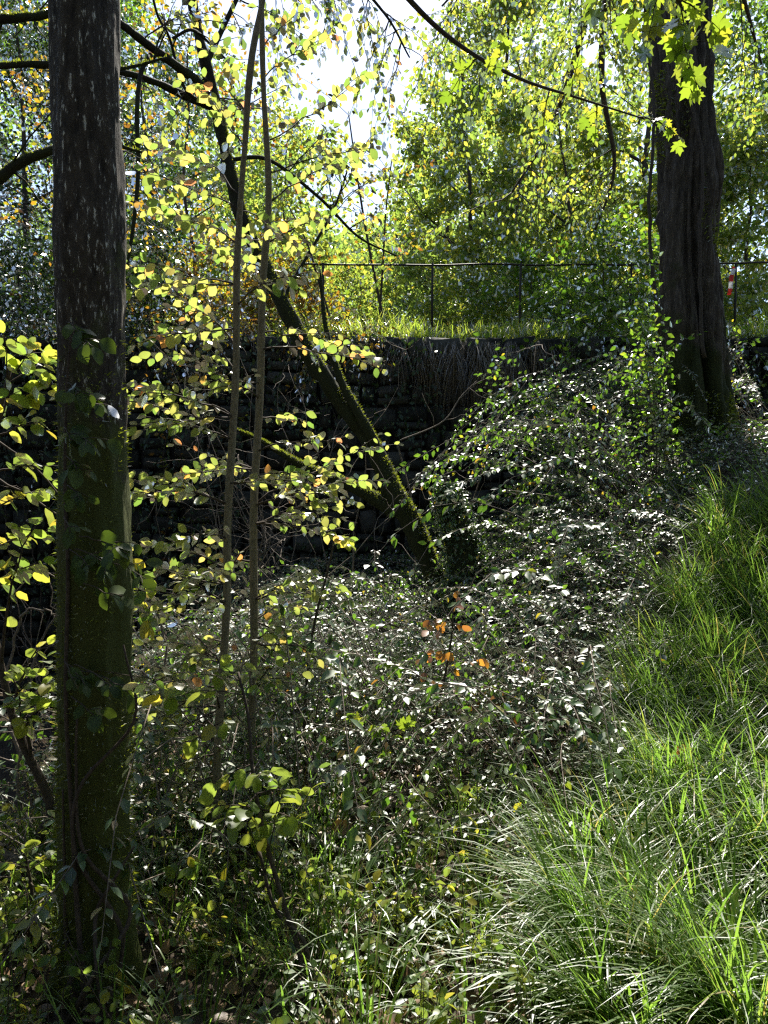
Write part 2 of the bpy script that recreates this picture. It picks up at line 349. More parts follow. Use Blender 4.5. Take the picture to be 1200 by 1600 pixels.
for s in stones:
    k = int(RNG.integers(14)); dy = RNG.uniform(-.05, .05); rot = RNG.normal(0, .09)
    if s in chosen:
        o = bpy.data.objects.new('stone', stone_meshes[k]); COL.objects.link(o); o.parent = wall
        o.location = (s[0], .06 + dy, s[1]); o.scale = (s[2], .34, s[3]); o.rotation_euler = (0, rot, 0)
    else:
        V, Q = STW[k]; rest.add(V * [s[2], .34, s[3]] + [s[0], WALL_Y + .06 + dy, s[1]], Q)
rest.part('stone_work', M['stone'], wall, (0, WALL_Y, 0), False, 'stuff')

# ------------------------------------------------------------------ railing on the terrace
RD = 10.75
rb = P(675, 530, RD); fence = thing('railing', (rb[0], RD, TERR_Z), 'thin dark iron railing with one top rail along the terrace edge', 'railing')
fb = np.array([rb[0], RD, TERR_Z]); rail_z = P(675, 413, RD)[2]
for px in (505, 675, 812, 985, 1148, 1320):
    x = P(px, 500, RD)[0]; b = MB(); zb = float(gz(x, RD)) - .15
    b.tube([[x, RD, zb], [x, RD, rail_z - .4], [x + RNG.normal(0, .008), RD, rail_z + .02]], .017, 8); b.part('post', M['iron'], fence, fb)
b = MB(); rp_ = [[P(px, 500, RD)[0], RD, rail_z + RNG.normal(0, .012)] for px in np.linspace(470, 1420, 14)]
b.tube(smooth_path(rp_, 60), .014, 8); b.part('top_rail', M['iron'], fence, fb)

# ------------------------------------------------------------------ red and white barrier tape on the railing
def tape_mat():
    m, nt, out = newmat('tape'); L = nt.links.new
    tc = N(nt, 'TexCoord'); sx = N(nt, 'SeparateXYZ'); L(tc.outputs['Object'], sx.inputs[0])
    w = N(nt, 'Math', operation='MULTIPLY'); w.inputs[1].default_value = 5.2; L(sx.outputs[2], w.inputs[0])
    f = N(nt, 'Math', operation='FRACT'); L(w.outputs[0], f.inputs[0])
    rp = ramp(nt, [(0, (.62, .03, .02)), (.5, (.62, .03, .02)), (.51, (.8, .78, .76))], 'CONSTANT'); L(f.outputs[0], rp.inputs[0])
    d = N(nt, 'BsdfPrincipled'); d.inputs['Roughness'].default_value = .35; L(rp.outputs[0], d.inputs['Base Color'])
    t = N(nt, 'BsdfTranslucent'); L(rp.outputs[0], t.inputs[0]); mx = N(nt, 'MixShader'); mx.inputs[0].default_value = .5
    L(d.outputs[0], mx.inputs[1]); L(t.outputs[0], mx.inputs[2]); L(mx.outputs[0], out.inputs[0]); return m
M['tape'] = tape_mat()
tp = P(1146, 420, RD); b = MB(); n = 14; tv = []
top = np.array([tp[0], RD - .02, tp[2]])
for i in range(n):
    t = i / (n - 1); c = top + np.array([-.09 * t - .02 * math.sin(5 * t), -.03 * math.sin(3 * t) - .01, -.37 * t]); wd = .028 * (1 + .4 * t)
    a = -.35 + .9 * t; v = np.array([math.cos(a), math.sin(a) * .7, .15]) * wd; tv += [c - v, c + v + np.array([0, 0, -.01])]
tq = [[2 * i, 2 * i + 1, 2 * i + 3, 2 * i + 2] for i in range(n - 1)]
b.add(np.array(tv), np.array(tq)); ring = np.linspace(0, 2 * np.pi, 13)
kn = np.array([[tp[0] + .024 * math.cos(a), RD + .024 * math.sin(a), tp[2] + .01 * math.sin(2 * a)] for a in ring]); kv = np.concatenate([kn - [0, 0, .02], kn + [0, 0, .02]])
b.add(kv, np.array([[i, i + 1, 14 + i, 13 + i] for i in range(12)]))
b.top('barrier_tape', M['tape'], top, 'strip of red and white plastic barrier tape tied to a railing post', 'tape')

# ------------------------------------------------------------------ generic leafy growth
OV = [leaf_oval(i, w=.29 + .05 * (i % 3), curl=.08 + .09 * (i % 4), fold=.05 + .05 * (i % 3), tipx=.08 * ((i % 3) - 1)) for i in range(6)]
MP = [leaf_maple(i) for i in range(4)]
_LM = {}
def leaf_meshes(kind, mat):
    if (kind, mat) not in _LM: _LM[(kind, mat)] = [mesh('leaf', v, [t], M[mat], False) for v, t in (OV if kind == 'oval' else MP)]
    return _LM[(kind, mat)]
def put_leaf(parent, base, kind, mat, p, R, s):
    ms = leaf_meshes(kind, mat); o = bpy.data.objects.new('leaf', ms[int(RNG.integers(len(ms)))]); COL.objects.link(o); o.parent = parent
    A = np.eye(4); A[:3, :3] = R * s; A[:3, 3] = np.asarray(p) - np.asarray(base); o.matrix_basis = Matrix(A.tolist()); return o
def twig_leaves(pts, size, gap, rng, out, up=np.array([0, .75, .65]), tilt=.38, drop=.25, tmin=.1, ang=.95):
    """alternate leaves along a polyline, lying roughly in one plane"""
    seg = np.linalg.norm(np.diff(pts, axis=0), axis=1); cum = np.concatenate([[0], np.cumsum(seg)]); L = cum[-1]; s = L * tmin; k = int(rng.integers(2))
    while s < L + gap * .5:
        q = min(s, L - 1e-4); i = int(np.searchsorted(cum, q, 'right') - 1); u = (q - cum[i]) / max(seg[i], 1e-6)
        p = pts[i] * (1 - u) + pts[i + 1] * u; t = nrm(pts[i + 1] - pts[i]); n = nrm(up + rng.normal(0, tilt, 3)); side = nrm(np.cross(t, n)) * (1 if k % 2 else -1)
        a = ang if s < L - gap * .3 else .15; a += rng.normal(0, .2)
        d = nrm(t * math.cos(a) + side * math.sin(a) + np.array([0, 0, -drop * rng.uniform(.2, 1.6)]))
        out.append((p, d, n, size * rng.uniform(.6, 1.15))); s += gap * rng.uniform(.7, 1.35); k += 1
def leafy_branch(th, base, p0, p1, r0, size, mat, kind='oval', side=5, sag=.06, wob=.5, gap=.75, individual=300, foliage=None, twigmat='twig', bare=.15, tilt=.38, drop=.3, up=np.array([0, .75, .65]), sl=.42, rng=RNG, counter=None):
    """a branch with its side twigs as one part; its leaves are sub-parts (or go into foliage)"""
    p0 = np.asarray(p0, float); p1 = np.asarray(p1, float); L = np.linalg.norm(p1 - p0); pts = wig(p0, p1, 10, wob * .25, sag, rng)
    mb = MB(); mb.tube(pts, np.linspace(r0, max(r0 * .25, .0011), 10), 5); leaves = []
    twig_leaves(pts, size, size * gap, rng, leaves, up, tilt, drop, bare)
    for k in range(side):
        t = bare + (1 - bare) * (k + rng.uniform(.1, .9)) / side * .92; f = t * 9; i = int(f); q = pts[i] * (1 - f + i) + pts[min(i + 1, 9)] * (f - i)
        tan = nrm(pts[min(i + 1, 9)] - pts[i]); sd = nrm(np.cross(tan, [0, 0, 1])) * (1 if k % 2 else -1); a = rng.uniform(.6, 1.05)
        l = L * sl * (1 - .55 * t) * rng.uniform(.6, 1.2); d = nrm(tan * math.cos(a) + sd * math.sin(a) + np.array([0, 0, rng.normal(.02, .18)]))
        tw = wig(q, q + d * l, 6, .12, .04, rng); mb.tube(tw, np.linspace(max(r0 * .4, .0013), .0009, 6), 4, cap=False)
        twig_leaves(tw, size * .95, size * gap, rng, leaves, up, tilt, drop, .15)
    br = mb.part('branch', M[twigmat], th, base)
    for p, d, n, s in leaves:
        Rm = frame(d, n)
        if counter is not None and counter[0] < individual: put_leaf(br, base, kind, mat, p, Rm, s); counter[0] += 1
        elif foliage is not None: foliage.append((p, Rm, s))
    return br
def foliage_part(th, base, items, mat, tpl=None, name='foliage', kind='stuff'):
    if not items: return
    tpl = tpl or leaf_simple(); b = MB(); V, T = batch(tpl, np.array([i[0] for i in items]), np.array([i[1] for i in items]), np.array([i[2] for i in items])); b.add(V, None, T)
    return b.part(name, M[mat], th, base, True, kind)
def leaf_cloud(n, centers, spread, size, rng=RNG, up=.6, tilt=.5, sunny=.75):
    c = centers[rng.integers(len(centers), size=n)]; sp = spread[rng.integers(len(spread), size=n)] if np.ndim(spread) else spread
    off = rand_dirs(n, rng) * (rng.random(n) ** .45)[:, None]; p = c + off * np.array([1, 1, .62]) * (sp[:, None] if np.ndim(sp) else sp)
    nn = nrm(np.array([0, sunny, up]) + rng.normal(0, tilt, (n, 3))); d = rand_dirs(n, rng); d[:, 2] -= .35
    return p, frame(nrm(d), nn), size * rng.uniform(.45, 1.35, n)
def blades(mb, root, az, L, w, th0, th1, seg=4, droopdir=None):
    """grass blades: arcs from angle th0 to th1 off the vertical"""
    n = len(root); t = np.linspace(0, 1, seg + 1); th = th0[:, None] + (th1 - th0)[:, None] * (t[None] ** 1.2); ds = (L / seg)[:, None]
    hx = np.concatenate([np.zeros((n, 1)), np.cumsum(np.sin((th[:, 1:] + th[:, :-1]) / 2) * ds, 1)], 1); hz = np.concatenate([np.zeros((n, 1)), np.cumsum(np.cos((th[:, 1:] + th[:, :-1]) / 2) * ds, 1)], 1)
    a = np.stack([np.cos(az), np.sin(az), 0 * az], -1); s = np.stack([-np.sin(az), np.cos(az), 0 * az], -1)
    c = root[:, None, :] + a[:, None, :] * hx[..., None] + np.array([0, 0, 1.]) * hz[..., None]
    wd = w[:, None] * np.clip(1.15 - t[None] ** 2.2 * 1.15, .0, 1) * .5; wd[:, 0] *= .7
    lv = c - s[:, None, :] * wd[..., None]; rv = c + s[:, None, :] * wd[..., None]
    V = np.concatenate([np.stack([lv[:, :-1], rv[:, :-1]], 2).reshape(n, -1, 3), c[:, -1:]], 1); nv = 2 * seg + 1
    q = np.array([[2 * i, 2 * i + 1, 2 * i + 3, 2 * i + 2] for i in range(seg - 1)]); tr = np.array([[2 * seg - 2, 2 * seg - 1, 2 * seg]]); o = (np.arange(n) * nv)[:, None, None]
    mb.add(V.reshape(-1, 3), (q[None] + o).reshape(-1, 4), (tr[None] + o).reshape(-1, 3))
def fuzz(pts, rad, n, length, rng=RNG, sel=None):
    """moss tufts on a stem: short blades pointing outwards"""
    t = rng.random(n) * (len(pts) - 1.001); i = t.astype(int); u = (t - i)[:, None]; c = pts[i] * (1 - u) + pts[i + 1] * u; r = rad[i] * (1 - u[:, 0]) + rad[i + 1] * u[:, 0]
    tan = nrm(pts[i + 1] - pts[i]); o = rng.normal(0, 1, (n, 3)); o = nrm(o - tan * np.sum(o * tan, 1, keepdims=True)); p = c + o * (r * .985)[:, None]
    if sel is not None: k = sel(p, o); c, o, p, tan, r = c[k], o[k], p[k], tan[k], r[k]
    d = nrm(o + rng.normal(0, .45, o.shape) + np.array([0, 0, .1])); return p, d, length * rng.uniform(.4, 1.3, len(p))
def fuzz_part(th, base, sets, mat='moss', w=.22, name='moss'):
    b = MB()
    for p, d, l in sets:
        s = nrm(np.cross(d, rand_dirs(len(d)))); wv = (l * w)[:, None] * s; V = np.stack([p - wv, p + wv, p + d * l[:, None]], 1); b.add(V.reshape(-1, 3), None, np.arange(len(p) * 3).reshape(-1, 3))
    return b.part(name, M[mat], th, base, False, 'stuff')

def far_tree(base, height, crown_r, nleaf, mat, label, name='broadleaf_tree', lean=(0, 0), leaf=.10, trunk_r=None, crown_lo=.3, nclump=34, nb=7, group=None, clump=.28, tpl=None, seed=0, cat='tree', barkmat='twig', zsq=1.0, tilt=.5, flat=1.0):
    rng = np.random.default_rng(seed + 1000); base = np.asarray(base, float); th = thing(name, base, label, cat, group); trunk_r = trunk_r or height * .011
    top = base + np.array([lean[0], lean[1], height * .93]); tp = wig(base - [0, 0, .15], top, 12, .10, 0, rng); mb = MB(); mb.tube(tp, np.linspace(trunk_r, trunk_r * .2, 12), 8); mb.part('trunk', M[barkmat], th, base)
    cl = []
    for k in range(nclump):
        h = crown_lo + (1 - crown_lo) * ((k + rng.random()) / nclump); f = h * 11; i = min(int(f), 10); c = tp[i] * (1 - f + i) + tp[i + 1] * (f - i)
        env = math.sin(math.pi * min(1, .16 + .80 * (h - crown_lo) / (1 - crown_lo))) ** .7; a = rng.uniform(0, 2 * math.pi); rr = crown_r * env * math.sqrt(rng.uniform(.05, 1))
        cl.append(c + np.array([math.cos(a) * rr, math.sin(a) * rr * flat, rng.normal(0, .04) * height]))
    cl = np.array(cl); order = np.argsort(-np.linalg.norm((cl - tp.mean(0))[:, :2], axis=1))
    for k in order[:nb]:
        e = cl[k]; j = max(1, int(np.clip((e[2] - base[2]) / height * 11 - 1.6, 1, 10))); s = tp[j]; br = wig(s, e, 9, .18, -.03, rng); mb = MB(); mb.tube(br, np.linspace(trunk_r * .38, trunk_r * .07, 9), 5)
        for q in range(5):
            i = int(rng.integers(3, 9)); l = np.linalg.norm(e - s) * .35 * rng.uniform(.5, 1.2); mb.tube(wig(br[i], br[i] + nrm(rng.normal(0, 1, 3) + nrm(e - s)) * l, 5, .2, 0, rng), np.linspace(trunk_r * .1, .003, 5), 4, cap=False)
        mb.part('branch', M[barkmat], th, base)
    p, R, s = leaf_cloud(nleaf, cl, crown_r * clump * rng.uniform(.6, 1.5, 24), leaf, rng, tilt=tilt); V, T = batch(tpl or leaf_tiny(), p, R, s); b = MB(); b.add(V, None, T); b.part('crown', M[mat], th, base, True, 'stuff')
    return th

# ================================================================== 1. moss-footed trunk close by on the left
D1 = 2.15
pix = [(128, -420, D1, 47), (130, -200, D1, 49), (131, 0, D1, 51), (135, 200, D1, 52), (138, 400, D1, 52), (144, 600, D1, 52), (147, 800, D1, 55), (150, 1000, D1, 61), (149, 1200, D1, 60), (149, 1400, D1, 63), (152, 1500, D1, 69), (155, 1570, D1, 84), (157, 1640, D1, 112)]
pix = [(q, w, e, r * .93) for q, w, e, r in pix]
tp, tr_ = ptube(pix, 220); tp = tp[::-1]; tr_ = tr_[::-1]
ext = np.linspace(0, 1, 40)[1:, None]; tp = np.vstack([tp, tp[-1] + ext * np.array([-.25, .1, 4.6])]); tr_ = np.concatenate([tr_, np.linspace(tr_[-1], .035, 39)])
T1 = tp; base1 = np.array([tp[0][0], tp[0][1], float(gz(tp[0][0], tp[0][1]))])
left_tree = thing('maple_tree', base1, 'straight dark trunk with pale lichen flecks and a mossy foot, thin vine leaves before it', 'tree')
def d_left(V, a):
    s = V * [34, 34, 5]; v = (vnoise(s) - .5) * .020 + (vnoise(V * [5, 5, 2.2]) - .5) * .022 + (vnoise(V * [90, 90, 22]) - .5) * .005
    low = sstep((1.0 - V[..., 2]) / 1.0); return v + low * (vnoise(V * [14, 14, 9]) - .4) * .022 + sstep((.30 - V[..., 2]) / .35) * (np.cos(a * 5 + .6) * .5 + .3) * .035
mb = MB(); mb.tube(tp, tr_, 72, d_left); mb.part('trunk', M['bark_left'], left_tree, base1)
n = 16000; p, d, l = fuzz(tp[:150], tr_[:150] + .003, n, .016, sel=lambda p, o: (RNG.random(len(p)) < np.clip(1.45 - p[:, 2] / 1.45, .04, 1)) & (vnoise(p * [7, 7, 4]) > .33))
fuzz_part(left_tree, base1, [(p, d, l)], w=.16)
# limbs high up, two of them reaching out over the hollow and drooping into view
lf = []; cnt = [0]
j = lambda z: int(np.argmin(np.abs(T1[:, 2] - z)))
def limb(points, r0, r1, n=26): 
    pts = smooth_path(points, n); b = MB(); b.tube(pts, np.linspace(r0, r1, n), 8); b.part('limb', M['twig'], left_tree, base1); return pts
L1 = limb([T1[j(4.3)], P(330, -420, 2.6), P(520, -150, 3.1), P(640, 0, 3.4), P(720, 72, 3.5), P(810, 122, 3.5), P(900, 152, 3.45), P(1020, 190, 3.4)], .019, .003, 40)
for t, e in ((.62, (700, 150, 3.6)), (.66, (735, 190, 3.3)), (.74, (790, 60, 3.7)), (.80, (845, 235, 3.5)), (.86, (905, 90, 3.3)), (.9, (930, 215, 3.5)), (.99, (1065, 215, 3.3))):
    leafy_branch(left_tree, base1, L1[int(t * 39)], P(*e), .004, .062, 'maple_leaf', 'maple', side=3, individual=260, counter=cnt, foliage=lf, gap=1.25, drop=.6, tilt=.5)
L2 = limb([T1[j(4.9)], P(560, -700, 2.2), P(860, -330, 2.5), P(1000, -90, 2.7), P(1065, 10, 2.7)], .022, .005)
for t, e in ((.72, (930, 15, 2.6)), (.78, (985, 40, 2.8)), (.85, (1120, -20, 2.6)), (.9, (1010, 75, 2.6)), (.95, (1075, 110, 2.7)), (.99, (1125, 45, 2.7)), (.99, (1090, 150, 2.75)), (.8, (1180, -70, 2.6)), (.75, (890, -60, 2.6))):
    leafy_branch(left_tree, base1, L2[int(t * 25)], P(*e), .0035, .080, 'maple_leaf', 'maple', side=3, individual=260, counter=cnt, foliage=lf, gap=.8, drop=.5, tilt=.5)
foliage_part(left_tree, base1, lf, 'maple_leaf', MP[0])
cl = np.array([T1[-1] + np.array([RNG.normal(0, 1.2), RNG.normal(-.6, 1.2), RNG.normal(.3, .8)]) for _ in range(16)])
for c in cl[:7]: b = MB(); b.tube(wig(T1[int(RNG.integers(238, 256))], c, 8, .15), np.linspace(.02, .004, 8), 5); b.part('limb', M['twig'], left_tree, base1)
pp, RR, ss = leaf_cloud(1400, cl, .5, .09); V, T = batch(leaf_simple(), pp, RR, ss); b = MB(); b.add(V, None, T); b.part('crown', M['maple_leaf'], left_tree, base1, True, 'stuff')

# climbing vine on that trunk: stems and hanging leaves
vb = base1 + np.array([-.07, -.14, 0]); vine = thing('climbing_vine', vb, 'climbing vine with thin stems and drooping leaves on the dark lichen-flecked trunk', 'vine'); cnt = [0]
def on_trunk(px, py): return P(px, py, D1 - .125)
for pl in ([(150, 1590), (120, 1420), (112, 1300), (98, 1100), (102, 900), (96, 760), (100, 600), (112, 500)], [(165, 1585), (190, 1470), (120, 1340), (125, 1230), (205, 1130), (190, 1010)], [(110, 1590), (160, 1500), (200, 1430), (130, 1330), (118, 1200), (120, 1120)], [(180, 1590), (165, 1500), (150, 1430), (175, 1380), (205, 1330)], [(140, 1595), (100, 1480), (96, 1380), (92, 1240)]):
    q = [on_trunk(a, c) + np.array([0, 0.05 * max(0, abs(a - 148) - 25) / 60 - (.06 if c > 1490 else 0.0), 0]) for a, c in pl]; pts = smooth_path(q, 30); b = MB(); b.tube(pts, np.linspace(.0085, .003, 30), 6); b.part('stem', M['twig'], vine, vb)
for px, py, n_ in ((120, 525, 5), (150, 550, 4), (125, 620, 6), (150, 635, 5), (110, 690, 5), (150, 700, 4), (120, 735, 5), (125, 780, 4), (105, 830, 3), (140, 880, 4), (170, 880, 4), (200, 860, 4), (225, 900, 4), (185, 930, 3), (110, 1055, 3), (130, 1060, 3), (170, 1060, 4), (200, 1070, 3), (150, 1110, 3), (120, 1480, 4), (110, 1540, 3)):
    s = on_trunk(98 + .25 * (px - 98), py - 22); e = on_trunk(px + 18, py) + np.array([0, -.05 - RNG.random() * .05, 0])
    leafy_branch(vine, vb, s, e, .0018, .050, 'vine_leaf', 'oval', side=max(1, n_ - 2), individual=300, counter=cnt, gap=.6, drop=.9, tilt=.4, bare=.45, up=np.array([0, -.5, .6]), sl=.6)

# ================================================================== 2. two slender saplings with layered yellow-green sprays
def sapling(stem, branches, label, size, matn, seedgap=.72, basepx=None, r=None, sag=.05):
    pts, rr = ptube(stem, 60); base = pts[0].copy(); base[2] = float(gz(base[0], base[1])); th = thing('hazel_sapling', base, label, 'sapling', None)
    b = MB(); b.tube(np.vstack([[base - [0, 0, .08]], pts]), np.concatenate([[rr[0] * 1.15], rr]), 12, lambda V, a: (vnoise(V * [60, 60, 8]) - .5) * .003); b.part('stem', M['bark_sapling'], th, base)
    c = [0]; fo = []
    rj = np.random.default_rng(len(branches)); extra = [(x0, y0 + rj.normal(0, 22), x1 + rj.normal(0, 45) + (25 if x1 > x0 else -15), y1 + rj.normal(0, 40), q + rj.normal(0, .35), sd) for rep in range(2) for x0, y0, x1, y1, q, sd in branches if y0 > (400, 680)[rep] and not (x1 > 420 and 380 < y1 < 700)]
    for (sx, sy, ex, ey, dd, side) in branches + extra:
        i = int(np.argmin([abs((1600 - sy) - (1600 - (800 - ((q[2] - 1.6) / q[1] + math.tan(PITCH)) * F))) for q in pts])); q = pts[i]
        e = P(ex, ey, q[1] + dd)
        leafy_branch(th, base, q, e, max(.003, rr[i] * .28), size, matn, 'oval', side=side, individual=300, counter=c, foliage=fo, sag=sag, gap=seedgap, bare=.2)
    foliage_part(th, base, fo, matn, OV[0]); return th, pts
brA = [(360, 690, 232, 655, -.25, 4), (362, 640, 215, 600, .25, 5), (356, 800, 215, 768, -.1, 5), (357, 835, 262, 850, -.35, 4), (352, 905, 250, 885, .1, 4), (352, 945, 262, 935, -.3, 4), (345, 1085, 212, 1092, -.1, 5), (342, 1130, 225, 1120, .3, 4), (370, 510, 205, 540, -.2, 5), (372, 440, 205, 455, .1, 6), (374, 400, 230, 330, .3, 6), (376, 350, 212, 268, -.2, 5), (378, 320, 250, 230, .4, 5),
       (372, 470, 475, 430, -.3, 5), (376, 350, 480, 400, .4, 5), (380, 250, 300, 130, .2, 4), (384, 200, 330, 60, .3, 4), (358, 760, 470, 770, -.25, 4), (350, 1000, 300, 1040, .2, 3), (338, 1180, 240, 1230, .1, 4), (366, 580, 260, 560, .4, 5), (345, 1040, 270, 1000, .4, 3)]
sapling([(322, 1500, 2.75, 7), (334, 1350, 2.8, 6.6), (341, 1150, 2.85, 6.4), (354, 950, 2.9, 6.2), (356, 800, 2.95, 6), (368, 600, 3, 5.6), (371, 400, 3, 5), (381, 250, 3, 4.3), (392, 100, 3, 5), (412, -10, 3.05, 4), (430, -160, 3.1, 2.5)], brA,
        'taller slender pale-stemmed sapling with yellow-green sprays towards the lichen-flecked trunk', .051, 'sapling_leaf', seedgap=.70)
brB = [(398, 790, 530, 765, -.2, 5), (398, 830, 545, 842, .15, 5), (396, 930, 470, 905, -.35, 4), (396, 960, 480, 935, .3, 4), (400, 700, 525, 690, -.2, 5), (402, 650, 480, 660, .3, 3), (406, 560, 600, 580, -.3, 6), (408, 520, 575, 555, .3, 5), (414, 420, 330, 400, .3, 5), (416, 380, 510, 340, .3, 5), (418, 320, 560, 250, .3, 6), (418, 290, 600, 235, -.1, 5), (417, 240, 560, 130, .3, 6), (415, 200, 330, 190, .4, 5), (413, 150, 520, 60, .3, 6), (411, 110, 470, 20, .2, 5), (408, 600, 330, 610, -.3, 4), (400, 740, 300, 740, .35, 4), (397, 880, 330, 900, .3, 4), (395, 1010, 450, 1030, .2, 3), (394, 1080, 440, 1060, -.2, 3)]
sapling([(393, 1420, 3.15, 6.5), (390, 1250, 3.2, 6.3), (397, 1000, 3.3, 6.2), (396, 800, 3.35, 6), (406, 620, 3.4, 5.8), (410, 450, 3.4, 5.5), (420, 310, 3.4, 4.8), (412, 150, 3.4, 4), (408, 0, 3.4, 4), (400, -160, 3.4, 2.5)], brB,
        'slender sapling beside the mossy leaning tree, sprays of yellow-green and a few russet leaves', .051, 'sapling_leaf', seedgap=.70)

# ================================================================== 3. mossy leaning tree
D3 = 7.0
main = [(704, 970, D3, 21), (692, 930, D3, 17), (668, 875, D3, 16), (642, 815, D3, 17), (622, 785, D3, 17), (600, 735, D3, 14), (578, 692, D3, 13.5), (550, 650, D3, 13), (518, 608, D3, 13), (480, 550, D3, 13.5), (440, 470, D3, 12.5), (405, 400, D3, 11.5), (375, 330, 6.95, 10), (355, 250, 6.9, 9), (338, 170, 6.85, 9), (322, 100, 6.8, 8), (300, 0, 6.7, 7), (285, -120, 6.7, 6), (265, -300, 6.6, 4), (250, -480, 6.5, 2)]
pts3, r3 = ptube(main, 140); base3 = pts3[0].copy(); base3[2] = float(gz(base3[0], base3[1]))
lean = thing('leaning_tree', base3, 'mossy dark tree leaning over with a forked trunk beside the ivy-covered stump', 'tree')
bark3 = lambda V, a: (vnoise(V * [16, 16, 7]) - .5) * .03 + (vnoise(V * 38) - .5) * .012
mb = MB(); mb.tube(pts3, r3, 28, bark3); mb.part('trunk', M['bark_moss'], lean, base3); fz = [fuzz(pts3[:110], r3[:110], 14000, .026, sel=lambda p, o: (o[:, 2] > .05) & (vnoise(p * 6) > .34))]
def lb(pix, n=40, sides=12, moss=0, leaves=None):
    p_, r_ = ptube(pix, n); b = MB(); b.tube(p_, r_, sides, (lambda V, a: (vnoise(V * 20) - .5) * .012) if sides > 8 else None)
    for k in range(max(2, n // 12)):
        i = int(RNG.integers(n // 3, n)); l = RNG.uniform(.15, .5); dirv = nrm(nrm(p_[-1] - p_[0]) + RNG.normal(0, .7, 3)); b.tube(wig(p_[i], p_[i] + dirv * l, 6, .25), np.linspace(min(.006, r_[i] * .6), .0015, 6), 4)
    b.part('branch', M['bark_moss'], lean, base3)
    if moss: fz.append(fuzz(p_, r_, moss, .022, sel=lambda p, o: o[:, 2] > .15))
    return p_
lb([(618, 800, D3, 13), (590, 782, D3, 11), (555, 763, D3, 9), (520, 747, D3, 8), (490, 736, D3, 7), (450, 715, 6.95, 5), (410, 690, 6.9, 3), (370, 672, 6.8, 1.5)], moss=6000)
lb([(590, 705, D3 - .05, 8), (575, 672, D3 - .1, 8), (552, 632, D3 - .1, 7), (535, 600, D3 - .1, 6), (515, 540, D3 - .1, 5), (505, 480, D3, 3), (500, 420, D3, 1.5)], moss=1200)
ub = [lb([(330, 165, 6.85, 7), (300, 155, 6.8, 6), (265, 138, 6.7, 5.5), (225, 122, 6.5, 5), (180, 112, 6.4, 4.5), (100, 105, 6.3, 4), (0, 100, 6.2, 3)], 40),
      lb([(345, 180, 6.85, 8), (310, 130, 6.7, 7), (265, 95, 6.4, 6.5), (225, 65, 6.2, 6), (185, 35, 6, 5.5), (120, -10, 5.8, 4)], 40),
      lb([(236, 85, 6.25, 3.5), (220, 115, 6.2, 3.5), (214, 180, 6.1, 3.5), (216, 260, 6.1, 3.2), (210, 340, 6.1, 3), (198, 420, 6.1, 2)], 30, 8),
      lb([(338, 170, 6.85, 3), (290, 140, 6.6, 2.5), (265, 60, 6.4, 2.2), (245, 20, 6.3, 2), (230, -50, 6.2, 1.5)], 30, 8),
      lb([(270, 60, 6.3, 2), (300, 47, 6.4, 2.4), (330, 70, 6.6, 2), (370, 110, 6.5, 1.5)], 24, 8),
      lb([(322, 100, 6.8, 5), (350, 40, 6.9, 4), (390, -40, 7, 3), (450, -140, 7.1, 2)], 24, 8),
      lb([(355, 250, 6.9, 3.5), (420, 250, 7, 3), (500, 310, 7.2, 2.6), (560, 370, 7.3, 2), (620, 400, 7.4, 1.2)], 30, 8),
      lb([(440, 470, D3, 3), (480, 400, 7.1, 2.5), (520, 330, 7.2, 2), (545, 260, 7.2, 1.2)], 30, 8),
      lb([(300, 0, 6.7, 4), (420, -90, 7, 3.5), (520, -60, 7.2, 3), (600, 20, 7.3, 2), (640, 90, 7.3, 1.2)], 34, 8)]
fo = []
for s, e in ((ub[5][12], (470, 60, 7)), (ub[5][16], (520, 20, 7.1)), (ub[5][20], (430, 120, 6.9)), (ub[8][14], (560, 120, 7.2)), (ub[8][20], (600, 150, 7.2)), (ub[8][24], (640, 60, 7.4)), (ub[8][17], (500, 90, 7)), (ub[6][14], (560, 230, 7.2)), (ub[6][20], (600, 330, 7.3)), (ub[7][16], (590, 210, 7.2)), (pts3[100], (470, 130, 7)), (pts3[104], (450, 190, 6.9)), (pts3[108], (250, 210, 6.6)), (ub[3][18], (330, 20, 6.4)), (ub[1][24], (300, 20, 6.3)), (ub[8][30], (600, 220, 7.2)), (ub[0][20], (250, 180, 6.3)), (ub[5][10], (380, 60, 6.9)), (ub[8][12], (520, 60, 7)), (ub[8][22], (560, 60, 7.2)), (ub[8][26], (540, 190, 7.3)), (ub[6][10], (520, 200, 7.1)), (ub[6][16], (610, 270, 7.2)), (ub[8][28], (590, 110, 7.3)), (ub[7][20], (500, 240, 7.1)), (ub[5][18], (480, 20, 7.1))):
    leafy_branch(lean, base3, s, P(*e), .007, .10, 'sapling_leaf', side=5, foliage=fo, counter=None, gap=1.05, drop=.7, tilt=.6, bare=.3)
    leafy_branch(lean, base3, s, P(e[0] + RNG.normal(0, 40), e[1] + RNG.normal(10, 35), e[2]), .005, .08, 'sapling_leaf', side=4, foliage=fo, counter=None, gap=1.2, drop=.7, tilt=.6, bare=.3)
foliage_part(lean, base3, fo, 'sapling_leaf', leaf_simple(), 'crown')
fuzz_part(lean, base3, fz, w=.2)

